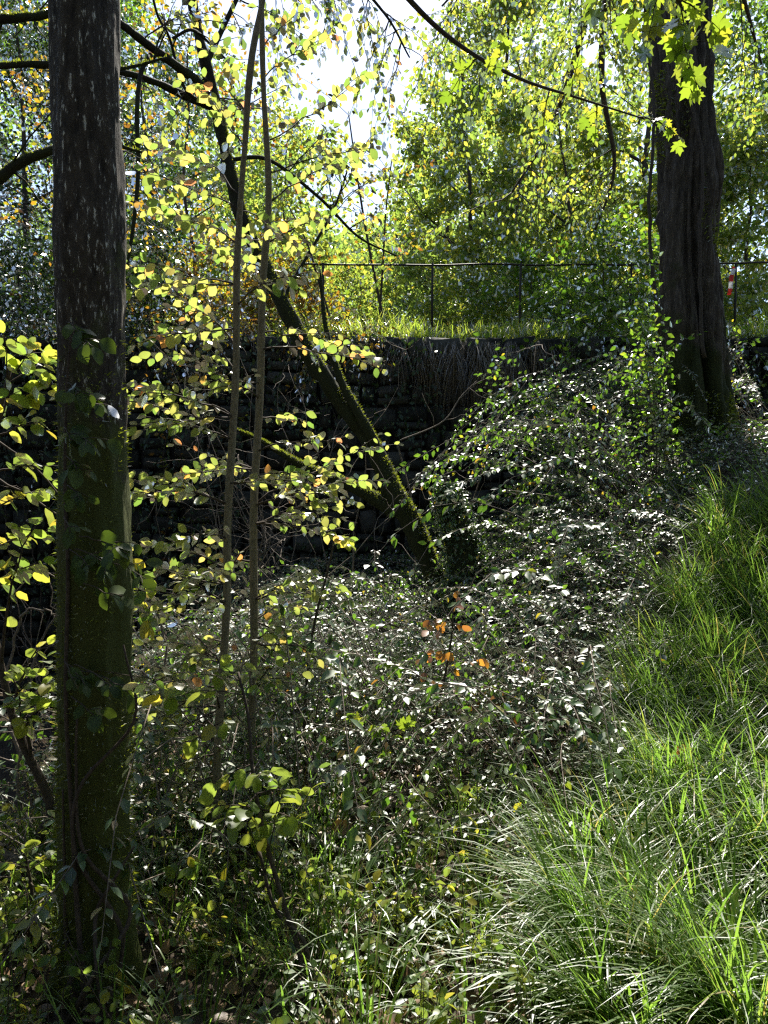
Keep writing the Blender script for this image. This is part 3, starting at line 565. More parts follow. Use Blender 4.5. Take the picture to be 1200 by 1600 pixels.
# ================================================================== 4. massive furrowed trunk on the right bank
D4 = 8.0
pix = [(1104, 770, D4, 64), (1099, 690, D4, 49), (1094, 620, D4, 41), (1086, 520, D4, 38), (1077, 400, D4, 36), (1073, 300, D4, 36), (1069, 200, D4, 36), (1066, 100, D4, 37), (1062, 0, D4, 38), (1056, -120, D4, 38), (1048, -300, D4, 35)]
tp, tr_ = ptube(pix, 190); base4 = np.array([tp[0][0], D4, float(gz(tp[0][0], D4))])
old = thing('old_tree', base4, 'massive old trunk with deep furrowed grey bark standing on the right bank', 'tree')
def d_old(V, a):
    z = V[..., 2]; w = (vnoise(np.stack([np.cos(a) * 1.2, np.sin(a) * 1.2, z * .55], -1)) - .5) * 1.6
    rid = np.abs(np.sin(a * 5 + w * 3.2 + .35 * z)); rid2 = np.abs(np.sin(a * 13 + w * 6 - .9 * z))
    v = (rid ** .6 - .7) * .10 + (rid2 - .6) * .034 + (vnoise(V * [22, 22, 7]) - .5) * .06 + (vnoise(V * [60, 60, 20]) - .5) * .012
    groove = -0.16 * np.exp(-((a - 4.55 - .12 * np.sin(z * 1.3)) / .16) ** 2) * sstep((5.2 - z) / 1.5); knob = .10 * np.exp(-((a - 5.4) / .5) ** 2 - ((z - 4.6) / .35) ** 2) + .12 * np.exp(-((a - 3.4) / .5) ** 2 - ((z - 3.2) / .8) ** 2)
    return v + groove + knob + sstep((2.4 - z) / 1.0) * np.cos(a * 4 + 1) * .07
mb = MB(); mb.tube(tp, tr_, 128, d_old); mb.part('trunk', M['bark_right'], old, base4)
p, d, l = fuzz(tp[:130], tr_[:130] + .02, 14000, .04, sel=lambda p, o: (vnoise(p * [2, 2, 1.2]) > .56) | (p[:, 2] < 2.3)); fuzz_part(old, base4, [(p, d, l)])
for q in ([(1030, 520), (1015, 350), (1022, 180), (1012, 60), (1030, -60)], [(1100, 560), (1092, 380), (1098, 250), (1075, 120), (1090, -40)]):
    pts = smooth_path([P(a, b_, D4 - .35) for a, b_ in q], 40); b = MB(); b.tube(pts + RNG.normal(0, .006, pts.shape), np.linspace(.022, .012, 40), 6); b.part('creeper_stem', M['twig'], old, base4)
fo = []
for k in range(9):
    z = 7.5 + k * .45; s = tp[-1] + np.array([0, 0, .2 * k]); a = RNG.uniform(-.6, 1.6); e = s + np.array([math.cos(a) * 2.2 + 2.2, math.sin(a) * 1.5 + 1.4, RNG.uniform(.2, 1.6)])
    b = MB(); b.tube(wig(s - [0, 0, .4 + .2 * k], e, 10, .12), np.linspace(.10, .02, 10), 7); b.part('limb', M['bark_right'], old, base4); fo.append(e)
cl = np.concatenate([np.array(fo) + RNG.normal(0, .6, (9, 3)) for _ in range(3)]); pp, RR, ss = leaf_cloud(3500, cl, .7, .11); V, T = batch(leaf_tiny(), pp, RR, ss); b = MB(); b.add(V, None, T); b.part('crown', M['lime_leaf'], old, base4, True, 'stuff')

fo = []; rs = np.random.default_rng(77)
def hang_limb(q, nsp, lo):
    pts = smooth_path([tp[-12]] + [P(*w) for w in q], 40); bb = MB(); bb.tube(pts, np.linspace(.07, .012, 40), 8); bb.part('limb', M['bark_right'], old, base4)
    for k in range(nsp):
        i = int(rs.integers(9, 40)); s = pts[i]; px = 600 + F * s[0] / s[1]; py = 719 - F * (s[2] - 1.6) / s[1]
        e = P(px + rs.normal(-20, 70), max(py, -60) + rs.uniform(60, lo), s[1] + rs.normal(0, .5)); leafy_branch(old, base4, s, e, .009, .085, 'lime_leaf', side=9, foliage=fo, counter=None, gap=.95, drop=.5, tilt=.5, bare=.12, sl=.38, sag=.05, rng=rs)
hang_limb([(980, -200, 8.6), (880, -120, 9.2), (760, -60, 9.8), (690, 10, 10)], 15, 300)
hang_limb([(980, -120, 8.6), (930, -20, 9), (890, 120, 9.8), (850, 220, 10.2), (800, 300, 10.4)], 15, 200)
hang_limb([(1100, -150, 8.8), (1150, -40, 9.2), (1190, 100, 10.2)], 8, 170)
hang_limb([(960, -60, 9.4), (940, 120, 10.2), (960, 260, 10.6), (930, 360, 10.8)], 12, 170)
foliage_part(old, base4, fo, 'lime_leaf', leaf_simple())

# ================================================================== 5. trees and bushes on the terrace and beyond
def TB(px, d): x = P(px, 500, d)[0]; return G(x, d)
def tree_at(px, d, h, r, n, mat, label, **k): return far_tree(TB(px, d), h, r, n, mat, label, **k)
# right-hand leafy wall
tree_at(900, 13.4, 4.7, 2.4, 15000, 'lime_leaf', 'leafy green tree overhanging the terrace railing left of the furrowed trunk', leaf=.11, crown_lo=.06, nclump=75, nb=12, flat=.45, seed=1, lean=(-.5, -.4), clump=.17, tpl=leaf_simple())
tree_at(745, 15, 6.6, 1.9, 12000, 'lime_leaf', 'slimmer yellow-green tree just behind the terrace railing', leaf=.105, crown_lo=.10, nclump=75, nb=10, flat=.45, seed=2, lean=(-.3, .2), clump=.17, tpl=leaf_simple())
tree_at(1170, 13.6, 4.8, 2.2, 15000, 'lime_leaf', 'dense green tree right behind the massive furrowed trunk', leaf=.11, crown_lo=.02, nclump=75, nb=9, flat=.45, seed=3, clump=.17)
tree_at(1000, 17.5, 10.2, 3.4, 18000, 'lime_leaf', 'tall green tree rising beyond the leafy railing tree', leaf=.14, crown_lo=.05, nclump=75, nb=9, flat=.45, seed=4, clump=.17)
tree_at(790, 18.5, 10.6, 2.9, 16000, 'lime_leaf', 'tall airy tree rising behind the slimmer yellow-green tree', leaf=.14, crown_lo=.05, nclump=75, nb=9, flat=.45, seed=31, clump=.17)
tree_at(1220, 17, 9.6, 3.2, 18000, 'green_leaf', 'tall bushy tree at the far right end of the terrace', leaf=.13, crown_lo=.04, nclump=60, nb=7, flat=.45, seed=5)
# left dark side
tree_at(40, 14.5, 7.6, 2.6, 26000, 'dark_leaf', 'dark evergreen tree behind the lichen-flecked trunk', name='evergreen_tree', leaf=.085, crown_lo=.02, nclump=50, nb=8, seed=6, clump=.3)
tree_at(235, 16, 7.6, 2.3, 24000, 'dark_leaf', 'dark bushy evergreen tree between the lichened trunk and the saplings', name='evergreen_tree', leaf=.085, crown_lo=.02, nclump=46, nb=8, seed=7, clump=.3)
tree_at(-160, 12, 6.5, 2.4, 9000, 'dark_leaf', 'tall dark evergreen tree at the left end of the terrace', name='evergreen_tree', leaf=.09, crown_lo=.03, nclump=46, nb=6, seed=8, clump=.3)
tree_at(120, 19, 11, 3.4, 18000, 'green_leaf', 'tall thin-leaved tree above the dark evergreens', leaf=.12, crown_lo=.3, nclump=50, nb=10, seed=9, clump=.22)
tree_at(110, 10.9, 5.2, 1.3, 1400, 'autumn_leaf', 'thin yellowing tree before the dark evergreens', leaf=.08, crown_lo=.05, nclump=40, nb=12, seed=10, clump=.3, trunk_r=.035)
tree_at(300, 11.2, 5.6, 1.5, 2600, 'autumn_leaf', 'thin yellow-leaved tree at the wall edge behind the saplings', leaf=.08, crown_lo=.05, nclump=44, nb=12, seed=11, clump=.3, trunk_r=.035)
# centre: thin trees and bushes behind the railing, then the far wood
tree_at(455, 12.2, 4.2, 1.3, 4200, 'lime_leaf', 'young yellow-green tree behind the railing near the leaning tree', leaf=.085, crown_lo=.05, nclump=40, nb=10, seed=12, clump=.3, trunk_r=.03)
for i, (px, d, h, r, lab) in enumerate(((560, 13.5, 2.1, .9, 'low yellow-green bush behind the railing by the bare thin stems'), (640, 15, 2.4, 1.1, 'rounded pale green bush behind the middle railing posts'), (735, 12.8, 1.7, .95, 'bright lime bush hugging the railing below the slim tree'), (500, 16.5, 3.0, 1.2, 'taller loose bush behind the young yellow-green tree'), (1180, 11.9, 1.2, .8, 'bright bush behind the barrier tape'), (830, 11.6, 1.6, .9, 'leafy bush spilling over the railing beside the hanging roots'), (940, 11.0, 1.9, 1.0, 'glossy bush under the leafy railing tree'), (230, 11.0, 1.5, .9, 'dark low bush on the wall top behind the saplings'), (30, 11.2, 1.7, 1.0, 'dark low bush on the wall top behind the lichened trunk'), (370, 11.4, 1.9, .9, 'yellowing bush on the wall top behind the sapling stems'), (450, 11.6, 1.5, .8, 'yellowing low bush on the wall top by the leaning tree'))):
    tree_at(px, d, h, r, 3600, ('lime_leaf', 'far_leaf', 'lime_leaf', 'far_leaf', 'lime_leaf', 'green_leaf', 'green_leaf', 'dark_leaf', 'dark_leaf', 'autumn_leaf', 'autumn_leaf')[i], lab, name='bush', cat='bush', leaf=.085, crown_lo=.02, nclump=30, nb=8, seed=20 + i, clump=.38, trunk_r=.02)
far = [(440, 24, 8.5, 2.6), (540, 27, 6.2, 2.6), (620, 24, 6.6, 2.4), (700, 22, 8, 2.6), (490, 34, 9, 3.6), (590, 38, 7.5, 4), (690, 36, 12, 4), (370, 22, 9.5, 2.8), (300, 30, 13, 4), (790, 28, 13, 4), (200, 26, 13, 3.6), (560, 52, 9.5, 6), (660, 56, 13, 6), (460, 55, 15, 6), (880, 24, 14, 4), (120, 30, 14, 4), (1000, 26, 15, 4), (340, 48, 18, 6), (780, 50, 19, 6)]
for i, (px, d, h, r) in enumerate(far):
    tree_at(px, d, h, r, 4200 if d < 30 else 3200, 'far_leaf', 'pale green woodland tree far behind the terrace railing', leaf=.13 + .0032 * d, crown_lo=.05 if d > 20 else .2, nclump=44, nb=7, seed=40 + i, clump=.3, group='pale far woodland trees beyond the terrace', trunk_r=.07 + .002 * d)
# bare thin stems on the terrace edge
stems = [([(600, 505, 10.9, 2.2), (585, 430, 10.9, 2), (570, 350, 10.9, 1.8), (556, 260, 10.9, 1.4), (545, 180, 10.9, 1)], 'thin dark bare stem leaning left on the terrace edge, tallest of three'), ([(592, 505, 11, 1.8), (598, 420, 11, 1.6), (603, 330, 11, 1.2), (612, 250, 11, .9)], 'thin upright bare stem beside the tallest leaning one'), ([(520, 510, 10.8, 2), (498, 440, 10.8, 1.8), (480, 380, 10.8, 1.4), (450, 320, 10.8, .9)], 'thin bare stem bent left near the mossy leaning tree')]
for pixs, lab in stems:
    p_, r_ = ptube(pixs, 24); bs = p_[0].copy(); bs[2] = float(gz(bs[0], bs[1])); th = thing('thin_tree', bs, lab, 'tree'); b = MB(); b.tube(np.vstack([[bs - [0, 0, .1]], p_]), np.concatenate([[r_[0]], r_]), 6); b.part('stem', M['twig'], th, bs); fo = []
    for k in range(10):
        i = int(RNG.integers(5, 24)); e = p_[i] + np.array([RNG.normal(0, .5), RNG.normal(0, .3), RNG.uniform(.1, .5)]); leafy_branch(th, bs, p_[i], e, .005, .08, 'autumn_leaf', side=2, foliage=fo, gap=1.6)
    foliage_part(th, bs, fo, 'autumn_leaf', None, 'crown')

# tree just outside on the left: only its mossy limbs reach in
bx = np.array([-3.6, 5.2]); lb0 = G(bx[0], bx[1]); th = thing('limb_tree', lb0, 'mossy tree whose bare limbs reach in behind the lichened trunk', 'tree'); b = MB(); tpp = wig(lb0 - [0, 0, .2], lb0 + [0.1, .1, 9], 20, .04); b.tube(tpp, np.linspace(.17, .06, 20), 12); b.part('trunk', M['bark_moss'], th, lb0); fzz = []
for q in ([(0, 30, 5, 7), (40, 27, 5, 6), (80, 20, 5, 5.5), (200, -30, 5.1, 4)], [(0, 103, 5, 5), (70, 100, 5, 4.5), (180, 108, 5.2, 3), (260, 90, 5.3, 1.5)], [(0, 280, 4.8, 8), (25, 258, 4.8, 7.5), (80, 235, 4.8, 6.5), (150, 222, 4.9, 4), (230, 240, 5, 1.5)]):
    p_, r_ = ptube(q, 24); i = int(np.argmin(np.abs(tpp[:, 2] - p_[0][2] - .15))); pa = np.vstack([smooth_path([tpp[i], (tpp[i] + p_[0]) / 2 + [0, 0, .05], p_[0]], 8)[:-1], p_]); ra = np.concatenate([np.linspace(.05, r_[0], 7), r_]); b = MB(); b.tube(pa, ra, 8)
    for k in range(7): i = int(RNG.integers(8, 30)); b.tube(wig(pa[i], pa[i] + nrm(RNG.normal(0, 1, 3) + [1, 0, .2]) * RNG.uniform(.2, .7), 6, .3), np.linspace(.007, .0015, 6), 4)
    b.part('limb', M['bark_moss'], th, lb0); fzz.append(fuzz(pa, ra, 900, .02, sel=lambda p, o: o[:, 2] > .1))
fuzz_part(th, lb0, fzz)

# the wood goes on round and behind the viewer (keeps the skylight from the near side low)
around = [(-7.5, 2.5), (-6.5, -2.5), (-4.2, -5.5), (-1.2, -5.0), (1.6, -5.2), (4.2, -4.0), (6.8, -1.0), (7.6, 3.0), (-9.5, 6.5), (0.2, -9.0), (-3.5, -10), (4.5, -9.5)]
for i, (x, y) in enumerate(around):
    far_tree(G(x, y), 9.5 + (i * 37 % 5) * .5, 3.0, 2600, 'dark_leaf', 'woodland tree of the shady wood surrounding the hollow and bank', leaf=.36, crown_lo=.06, nclump=40, nb=5, seed=80 + i, clump=.38, group='surrounding woodland trees', trunk_r=.14, barkmat='bark_moss')

# ================================================================== 6. bramble bushes, stump, ground cover
OVb = leaf_oval(3, w=.34, curl=.1, fold=.14)
def cane_bush(name, base, canes, label, cat, size, mat, spread=.5, r=.005, gap=.62, seed=0, tpl=None, side=3, group=None, tilt=.45):
    """arching canes (list of end points) clothed in small leaves"""
    rng = np.random.default_rng(seed + 300); base = np.asarray(base, float); th = thing(name, base, label, cat, group); fo = []
    for e in canes:
        e = np.asarray(e, float); s = base + np.array([rng.normal(0, spread * .35), rng.normal(0, spread * .25), 0]); s[2] = float(gz(s[0], s[1])) - .03
        leafy_branch(th, base, s, e, r, size, mat, side=side, foliage=fo, counter=None, sag=.16, gap=gap, bare=.22, rng=rng, tilt=tilt, drop=.35, sl=.35)
    V = [(p, R, s) for p, R, s in fo]; foliage_part(th, base, V, mat, tpl or leaf_simple()); return th
# big bramble thicket in front of the wall, right of the stump
sets = [((880, 8.4), [(750, 610, 8.2), (760, 660, 8.0), (770, 590, 8.2), (810, 700, 7.6), (830, 620, 8), (790, 560, 8.4), (850, 560, 8.3), (760, 720, 7.5), (880, 640, 7.8), (760, 690, 8)], 'bramble bush with pale lit shoots arching left before the dark wall', .075),
        ((960, 7.6), [(790, 830, 7.2), (790, 780, 7.2), (790, 870, 6.9), (800, 760, 7.2), (850, 720, 7.2), (830, 830, 6.8), (880, 690, 7.3), (900, 780, 6.9), (780, 920, 6.8), (940, 720, 7), (980, 660, 7.2), (1000, 720, 7)], 'dense bramble thicket spreading left from the right bank over the dark hollow', .07),
        ((1030, 7.0), [(920, 620, 7.2), (960, 560, 7.4), (985, 600, 7), (1000, 530, 7.2), (1030, 660, 6.8), (900, 660, 7), (1070, 720, 6.6), (950, 680, 6.7), (1110, 720, 6.9), (1010, 520, 7.5)], 'upright bramble clump at the foot of the furrowed trunk', .07),
        ((1130, 6.8), [(1010, 780, 6.4), (1050, 750, 6.5), (1090, 780, 6.4), (1150, 750, 6.5), (1190, 760, 6.4), (1120, 810, 6.3), (1000, 820, 6.3), (1170, 730, 6.8), (1195, 710, 6.9)], 'shaded bramble clump right of the furrowed trunk', .07),
        ((900, 6.0), [(780, 960, 5.6), (830, 900, 5.8), (870, 860, 6), (900, 930, 5.5), (950, 850, 5.8), (930, 900, 5.4), (850, 980, 5.2), (980, 880, 5.5), (760, 1000, 5.6)], 'low bramble mound at the left edge of the grassy bank', .065),
        ((1000, 5.2), [(930, 960, 5), (970, 930, 5), (1000, 910, 5.2), (1040, 890, 5.3), (1010, 990, 4.6), (950, 1010, 4.8)], 'pale glinting bramble patch on top of the grassy bank', .06)]
for i, ((px, d), ends, lab, sz) in enumerate(sets):
    x = P(px, 800, d)[0]; cane_bush('bramble_bush', G(x, d), [P(*e) for e in ends] + [P(e[0] + RNG.normal(0, 30), e[1] + RNG.normal(10, 25), e[2] + RNG.normal(0, .25)) for e in ends[::2]], lab, 'bush', sz, 'bramble_leaf', seed=i, side=3)
# hanging leafy shrub between railing and furrowed trunk (falls over the wall edge)
cane_bush('overhanging_shrub', G(P(950, 520, 10.5)[0], 10.5), [P(*e) for e in ((760, 520, 9.6), (800, 560, 9.5), (850, 600, 9.4), (880, 560, 9.3), (900, 640, 9.3), (930, 590, 9.2), (960, 640, 9.2), (990, 560, 9.3), (820, 470, 9.8), (880, 450, 9.7), (930, 480, 9.5), (980, 440, 9.6), (860, 510, 9.4), (1005, 500, 9.3))], 'green shrub spilling over the wall top left of the furrowed trunk', 'shrub', .11, 'green_leaf', spread=1.0, seed=21, side=6, r=.009, gap=.7)
for i, (px0, ends, lab, m_) in enumerate(((330, ((230, 500, 9.6), (260, 560, 9.5), (300, 600, 9.4), (340, 560, 9.3), (380, 600, 9.4), (290, 450, 9.7), (350, 470, 9.6), (210, 570, 9.6), (400, 540, 9.5), (250, 620, 9.4), (320, 640, 9.4)), 'yellowing shrub trailing over the wall top behind the saplings', 'autumn_leaf'), (500, ((440, 500, 9.7), (480, 560, 9.5), (520, 590, 9.4), (560, 560, 9.4), (600, 540, 9.5), (470, 620, 9.4), (540, 500, 9.7), (610, 590, 9.4), (580, 620, 9.4)), 'small shrub trailing over the wall top beside the leaning tree', 'autumn_leaf'), (60, ((-10, 500, 9.6), (20, 560, 9.5), (50, 600, 9.4), (80, 540, 9.4), (30, 450, 9.7), (200, 520, 9.6), (0, 620, 9.4), (100, 600, 9.4)), 'dark shrub trailing over the wall top behind the lichened trunk', 'dark_leaf'), (1180, ((1150, 560, 9.6), (1180, 600, 9.5), (1200, 570, 9.6), (1165, 630, 9.4), (1190, 640, 9.5), (1150, 600, 9.5), (1210, 610, 9.5)), 'green shrub trailing over the wall top below the barrier tape', 'green_leaf'))):
    ends = list(ends) + [(q[0] + RNG.normal(0, 25), q[1] + RNG.normal(0, 25), q[2]) for q in ends]
    cane_bush('trailing_shrub', G(P(px0, 520, 10.6)[0], 10.6), [P(*e) for e in ends], lab, 'shrub', .08, m_, spread=1.3, seed=31 + i, side=6, r=.006, gap=.8)
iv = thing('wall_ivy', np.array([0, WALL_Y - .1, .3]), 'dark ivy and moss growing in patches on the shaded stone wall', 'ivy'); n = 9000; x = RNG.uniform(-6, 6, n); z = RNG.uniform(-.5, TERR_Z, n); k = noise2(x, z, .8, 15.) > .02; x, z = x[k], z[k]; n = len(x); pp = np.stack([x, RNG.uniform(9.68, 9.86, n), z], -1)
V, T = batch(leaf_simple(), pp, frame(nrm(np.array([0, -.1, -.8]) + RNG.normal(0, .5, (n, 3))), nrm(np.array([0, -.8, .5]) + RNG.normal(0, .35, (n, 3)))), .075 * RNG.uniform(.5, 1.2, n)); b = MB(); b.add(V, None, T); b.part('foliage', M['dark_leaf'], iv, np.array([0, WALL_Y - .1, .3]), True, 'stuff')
b = MB()
for q in range(26): x0 = RNG.uniform(-5.5, 5.5); pts = wig([x0, 9.86, -.6], [x0 + RNG.normal(0, .4), 9.84, RNG.uniform(1.2, 3.1)], 14, .12); pts[:, 1] = 9.82; b.tube(pts, np.linspace(.012, .004, 14), 5)
b.part('ivy_stems', M['twig'], iv, np.array([0, WALL_Y - .1, .3]), True, 'stuff')
cane_bush('leafy_shrub', G(P(1015, 700, 7.2)[0], 7.2), [P(*e) for e in ((1005, 440, 7.3), (1030, 400, 7.4), (1035, 500, 7.2), (985, 490, 7.3), (1040, 570, 7.1), (1010, 560, 7.0), (1020, 640, 6.9), (970, 580, 7.1))], 'leafy green shrub growing up against the furrowed trunk', 'shrub', .075, 'green_leaf', seed=51, side=4, r=.006, gap=.8)
# dry dead canes
for i, (q, lab) in enumerate((([(960, 790, 6.6, 1.5), (880, 830, 6.5, 1.2), (820, 865, 6.4, 1), (770, 885, 6.4, .7)], 'long dead cane arching over the dark hollow'), ([(905, 640, 7.2, 1.2), (880, 700, 6.9, 1), (840, 760, 6.7, .8), (790, 800, 6.6, .6)], 'dead cane hanging down through the bramble bush'), ([(620, 690, 7.6, 1.3), (690, 660, 7.5, 1.1), (720, 620, 7.5, .9), (745, 595, 7.5, .6)], 'bare upcurved twig before the wall beside the leaning tree'), ([(690, 730, 7.4, 1.3), (710, 705, 7.4, 1.1), (735, 685, 7.4, .9), (752, 655, 7.4, .6)], 'bare forked twig above the ivy-covered stump'))):
    p_, r_ = ptube(q, 20); b = MB(); gb = p_[0].copy(); gzv = float(gz(gb[0], gb[1])); full = np.vstack([smooth_path([[gb[0] + .15, gb[1] + .1, gzv - .05], [gb[0] + .2, gb[1] + .1, (gzv + gb[2]) / 2], gb], 8)[:-1], p_]); rf = np.concatenate([np.full(7, r_[0]), r_]); b.tube(full, rf, 6)
    for k in range(5): j_ = int(RNG.integers(10, 26)); b.tube(wig(full[j_], full[j_] + nrm(nrm(full[-1] - full[10]) + RNG.normal(0, .5, 3)) * RNG.uniform(.15, .4), 5, .2), np.linspace(.004, .0012, 5), 4)
    b.top('dead_cane', M['dead_wood'], full[0], lab, 'cane')

# ivy-covered stump
sp, sr = ptube([(735, 990, 6.7, 34), (730, 930, 6.7, 30), (722, 860, 6.75, 25), (708, 800, 6.8, 18), (695, 755, 6.8, 9)], 20); sb = sp[0].copy(); sb[2] = float(gz(sb[0], sb[1]))
stump = thing('ivy_stump', sb, 'leaning stump wrapped in pale glinting ivy beside the leaning tree', 'stump'); b = MB(); b.tube(np.vstack([[sb - [0, 0, .1]], sp]), np.concatenate([[sr[0]], sr]), 14, lambda V, a: (vnoise(V * 12) - .5) * .05); b.part('stump_wood', M['bark_moss'], stump, sb)
n = 4200; i = RNG.integers(0, 19, n); u = RNG.random((n, 1)); c = sp[i] * (1 - u) + sp[i + 1] * u; o = rand_dirs(n); o[:, 2] *= .3; o = nrm(o); pp = c + o * (sr[i] * (.8 + 1.1 * RNG.random(n) ** 2.5) + .02 + .16 * np.clip(vnoise(c * 9) - .5, 0, 1))[:, None]; d = nrm(np.array([0, 0, -.4]) + RNG.normal(0, .7, (n, 3))); nn = nrm(o * .6 + np.array([0, .3, 1.1]) + RNG.normal(0, .4, (n, 3)))
V, T = batch(leaf_simple(), pp, frame(d, nn), .052 * RNG.uniform(.5, 1.2, n)); b = MB(); b.add(V, None, T); b.part('ivy', M['bramble_leaf'], stump, sb, True, 'stuff')

# glossy ground cover: brambles and ivy in mounds
def cover_mask(x, y):
    hollow = sstep((x + 1.5) / .5); bank = 1 - sstep((x - .30 - .58 * (y - 2.3)) / .5); return hollow * bank * sstep((y - 2.35) / .5) * (1 - sstep((y - 8.6) / .8))
def mound(x, y): return np.clip(.20 + 1.0 * noise2(x, y, 1.1, 4.0, 3), .02, .5) * sstep((y - 2.2) / 1.6)
n = 40000; x = RNG.uniform(-3.4, 3.2, n); y = 2.3 + 6.8 * RNG.random(n) ** 1.15; k = RNG.random(n) < cover_mask(x, y) * (.35 + .9 * (noise2(x, y, 1.6, 8.0) > -.13)); x, y = x[k], y[k]; n = len(x)
top_ = mound(x, y); hz = top_ * (1 - RNG.random(n) ** 2.2 * .75); pp = np.stack([x, y, gz(x, y) + hz], -1)
cell = np.stack([np.floor(x * 6), np.floor(y * 6), np.floor(hz * 8)], -1); sh = np.stack([vnoise(cell * .37 + q) - .5 for q in (0.0, 9.1, 17.7)], -1)   # leaves of one shoot turn the same way
nn = nrm(np.where((vnoise(cell * .29 + 50) > .58)[:, None], np.array([0, .8, .6]), np.array([0, .16, .95])) + sh * np.array([1.1, 1.1, .3]) + RNG.normal(0, .26, (n, 3))); dd = nrm(np.stack([vnoise(cell * .53 + 4) - .5, vnoise(cell * .53 + 31) - .5, np.full(n, -.12)], -1) * 2 + RNG.normal(0, .45, (n, 3)) * [1, 1, .4])
near = y < 4.6; sz = np.where(noise2(x, y, .7, 21.0) > 0, .045, .034) * RNG.uniform(.55, 1.25, n); FR = frame(dd, nn); b = MB()
for kk, tpl_ in ((near, leaf_simple()), (~near, leaf_tiny())): V, T = batch(tpl_, pp[kk], FR[kk], sz[kk]); b.add(V, None, T)
b.top('ground_cover', M['bramble_leaf'], np.array([0, 5, 0.]), 'glossy mass of low bramble and ivy leaves filling the hollow floor', 'ground cover', True, 'stuff')
def cane_field(n, pick, Lr, hr, az0, azs, size, per, seed, runners, leaves, r=.0038, low=.0):
    """arching leafy canes rooted where pick() allows: tubes into runners, leaf rows into leaves"""
    rng = np.random.default_rng(seed)
    for _ in range(n):
        x0, y0 = pick(rng); z0 = float(gz(x0, y0)); az = az0 + rng.normal(0, azs); L = rng.uniform(*Lr); h = rng.uniform(*hr) * (1 - low * sstep((y0 - 4.2) / 1.6)); t = np.linspace(0, 1, 8); bend = rng.normal(0, .35)
        hx = L * t; a_ = az + bend * t; ca = np.stack([x0 + hx * np.cos(a_), y0 + hx * np.sin(a_)], -1); zz = z0 - .02 + h * (1 - (1 - t / .58) ** 2) + .04 * rng.normal(0, 1, 8) * t
        zz = np.maximum(zz, gz(ca[:, 0], ca[:, 1]) + .02); zz[0] = z0 - .03; pts = np.concatenate([ca, zz[:, None]], 1); runners.tube(pts, np.linspace(r, r * .4, 8), 4, cap=False)
        m = int(per * rng.uniform(.6, 1.3) * L / Lr[1]) + 4; u = np.sort(rng.uniform(.16, 1, m)) * 6.999; i = u.astype(int); f = (u - i)[:, None]; p = pts[i] * (1 - f) + pts[i + 1] * f; tan = nrm(pts[i + 1] - pts[i])
        up = nrm(np.array([rng.normal(0, .30), .30 + rng.normal(0, .45), .85])); n_ = nrm(up + rng.normal(0, .30, (m, 3))); sd = nrm(np.cross(tan, n_)) * np.where(np.arange(m) % 2, 1, -1)[:, None]; an = rng.uniform(.5, 1.3, m)[:, None]
        d = nrm(tan * np.cos(an) + sd * np.sin(an) + np.array([0, 0, -.25]) + rng.normal(0, .15, (m, 3))); s = size * rng.uniform(.6, 1.45) * rng.uniform(.6, 1.2, m); leaves.append((p + sd * (s * .3)[:, None] * rng.uniform(0, 1, (m, 1)), frame(d, n_), s))
def leaf_mass(b, leaves, tpl): 
    V, T = batch(tpl, np.concatenate([q[0] for q in leaves]), np.concatenate([q[1] for q in leaves]), np.concatenate([q[2] for q in leaves])); b.add(V, None, T); return b
def pick_floor(rng):
    while True:
        x0 = rng.uniform(-1.7, 2.6); y0 = 2.4 + 6.4 * rng.random() ** 1.1
        if rng.random() < cover_mask(x0, y0) * (1.0 if noise2(x0, y0, 1.1, 8.) > -.10 else .12): return x0, y0
rn = MB(); lv = []; cane_field(900, pick_floor, (.4, 1.3), (.12, .62), math.radians(185), .8, .038, 80, 1, rn, lv, low=.5); cane_field(300, pick_floor, (.25, .8), (.15, .62), math.radians(120), 1.6, .034, 60, 2, rn, lv, low=.6); cane_field(130, pick_floor, (.5, 1.5), (.5, 1.0), math.radians(180), .8, .045, 60, 5, rn, lv, low=.35)
leaf_mass(MB(), lv, leaf_simple()).top('bramble_cover', M['bramble_leaf'], np.array([0, 5, 0.]), 'loose tangle of arching leafy bramble shoots over the hollow floor', 'brambles', True, 'stuff')
rn.top('bramble_runners', M['dead_wood'], np.array([0, 5, 0.]), 'tangle of thin brown runners under the low bramble leaves', 'runners', True, 'stuff')
def pick_bank(rng):
    while True:
        x0 = rng.uniform(1.0, 4.4); y0 = rng.uniform(5.1, 9.2)
        if (x0 > 1.7 and y0 < 6.3) or (x0 > 2.5 and y0 < 7.9): continue
        if rng.random() < sstep((x0 - .1 - .25 * y0) / .7) and np.hypot(x0 - 3.5, y0 - 8) > .5: return x0, y0
rn = MB(); lv = []; cane_field(150, pick_bank, (.9, 2.3), (.35, 1.05), math.radians(182), .4, .05, 85, 3, rn, lv, .004)
leaf_mass(MB(), lv, leaf_simple()).top('bank_brambles', M['bramble_leaf'], np.array([3, 7, 1.]), 'pale glinting bramble shoots arching left off the upper bank', 'brambles', True, 'stuff')
rn.top('bank_runners', M['dead_wood'], np.array([3, 7, 1.]), 'thin pale canes among the brambles of the upper bank', 'runners', True, 'stuff')
n = 12000; x = RNG.uniform(1.2, 6.2, n); y = RNG.uniform(4.6, 9.5, n); k = ((y > 6.0) | (x < 1.8)) & (RNG.random(n) < sstep((x - .2 - .25 * y) / .7) * (.3 + .8 * (noise2(x, y, 1.3, 91.) > -.1))) & (np.hypot(x - 3.4, y - 8) > .65); x, y = x[k], y[k]; n = len(x); hz = np.clip(.16 + .8 * noise2(x, y, 1.0, 44., 3), .03, .4) * (1 - .7 * RNG.random(n) ** 2)
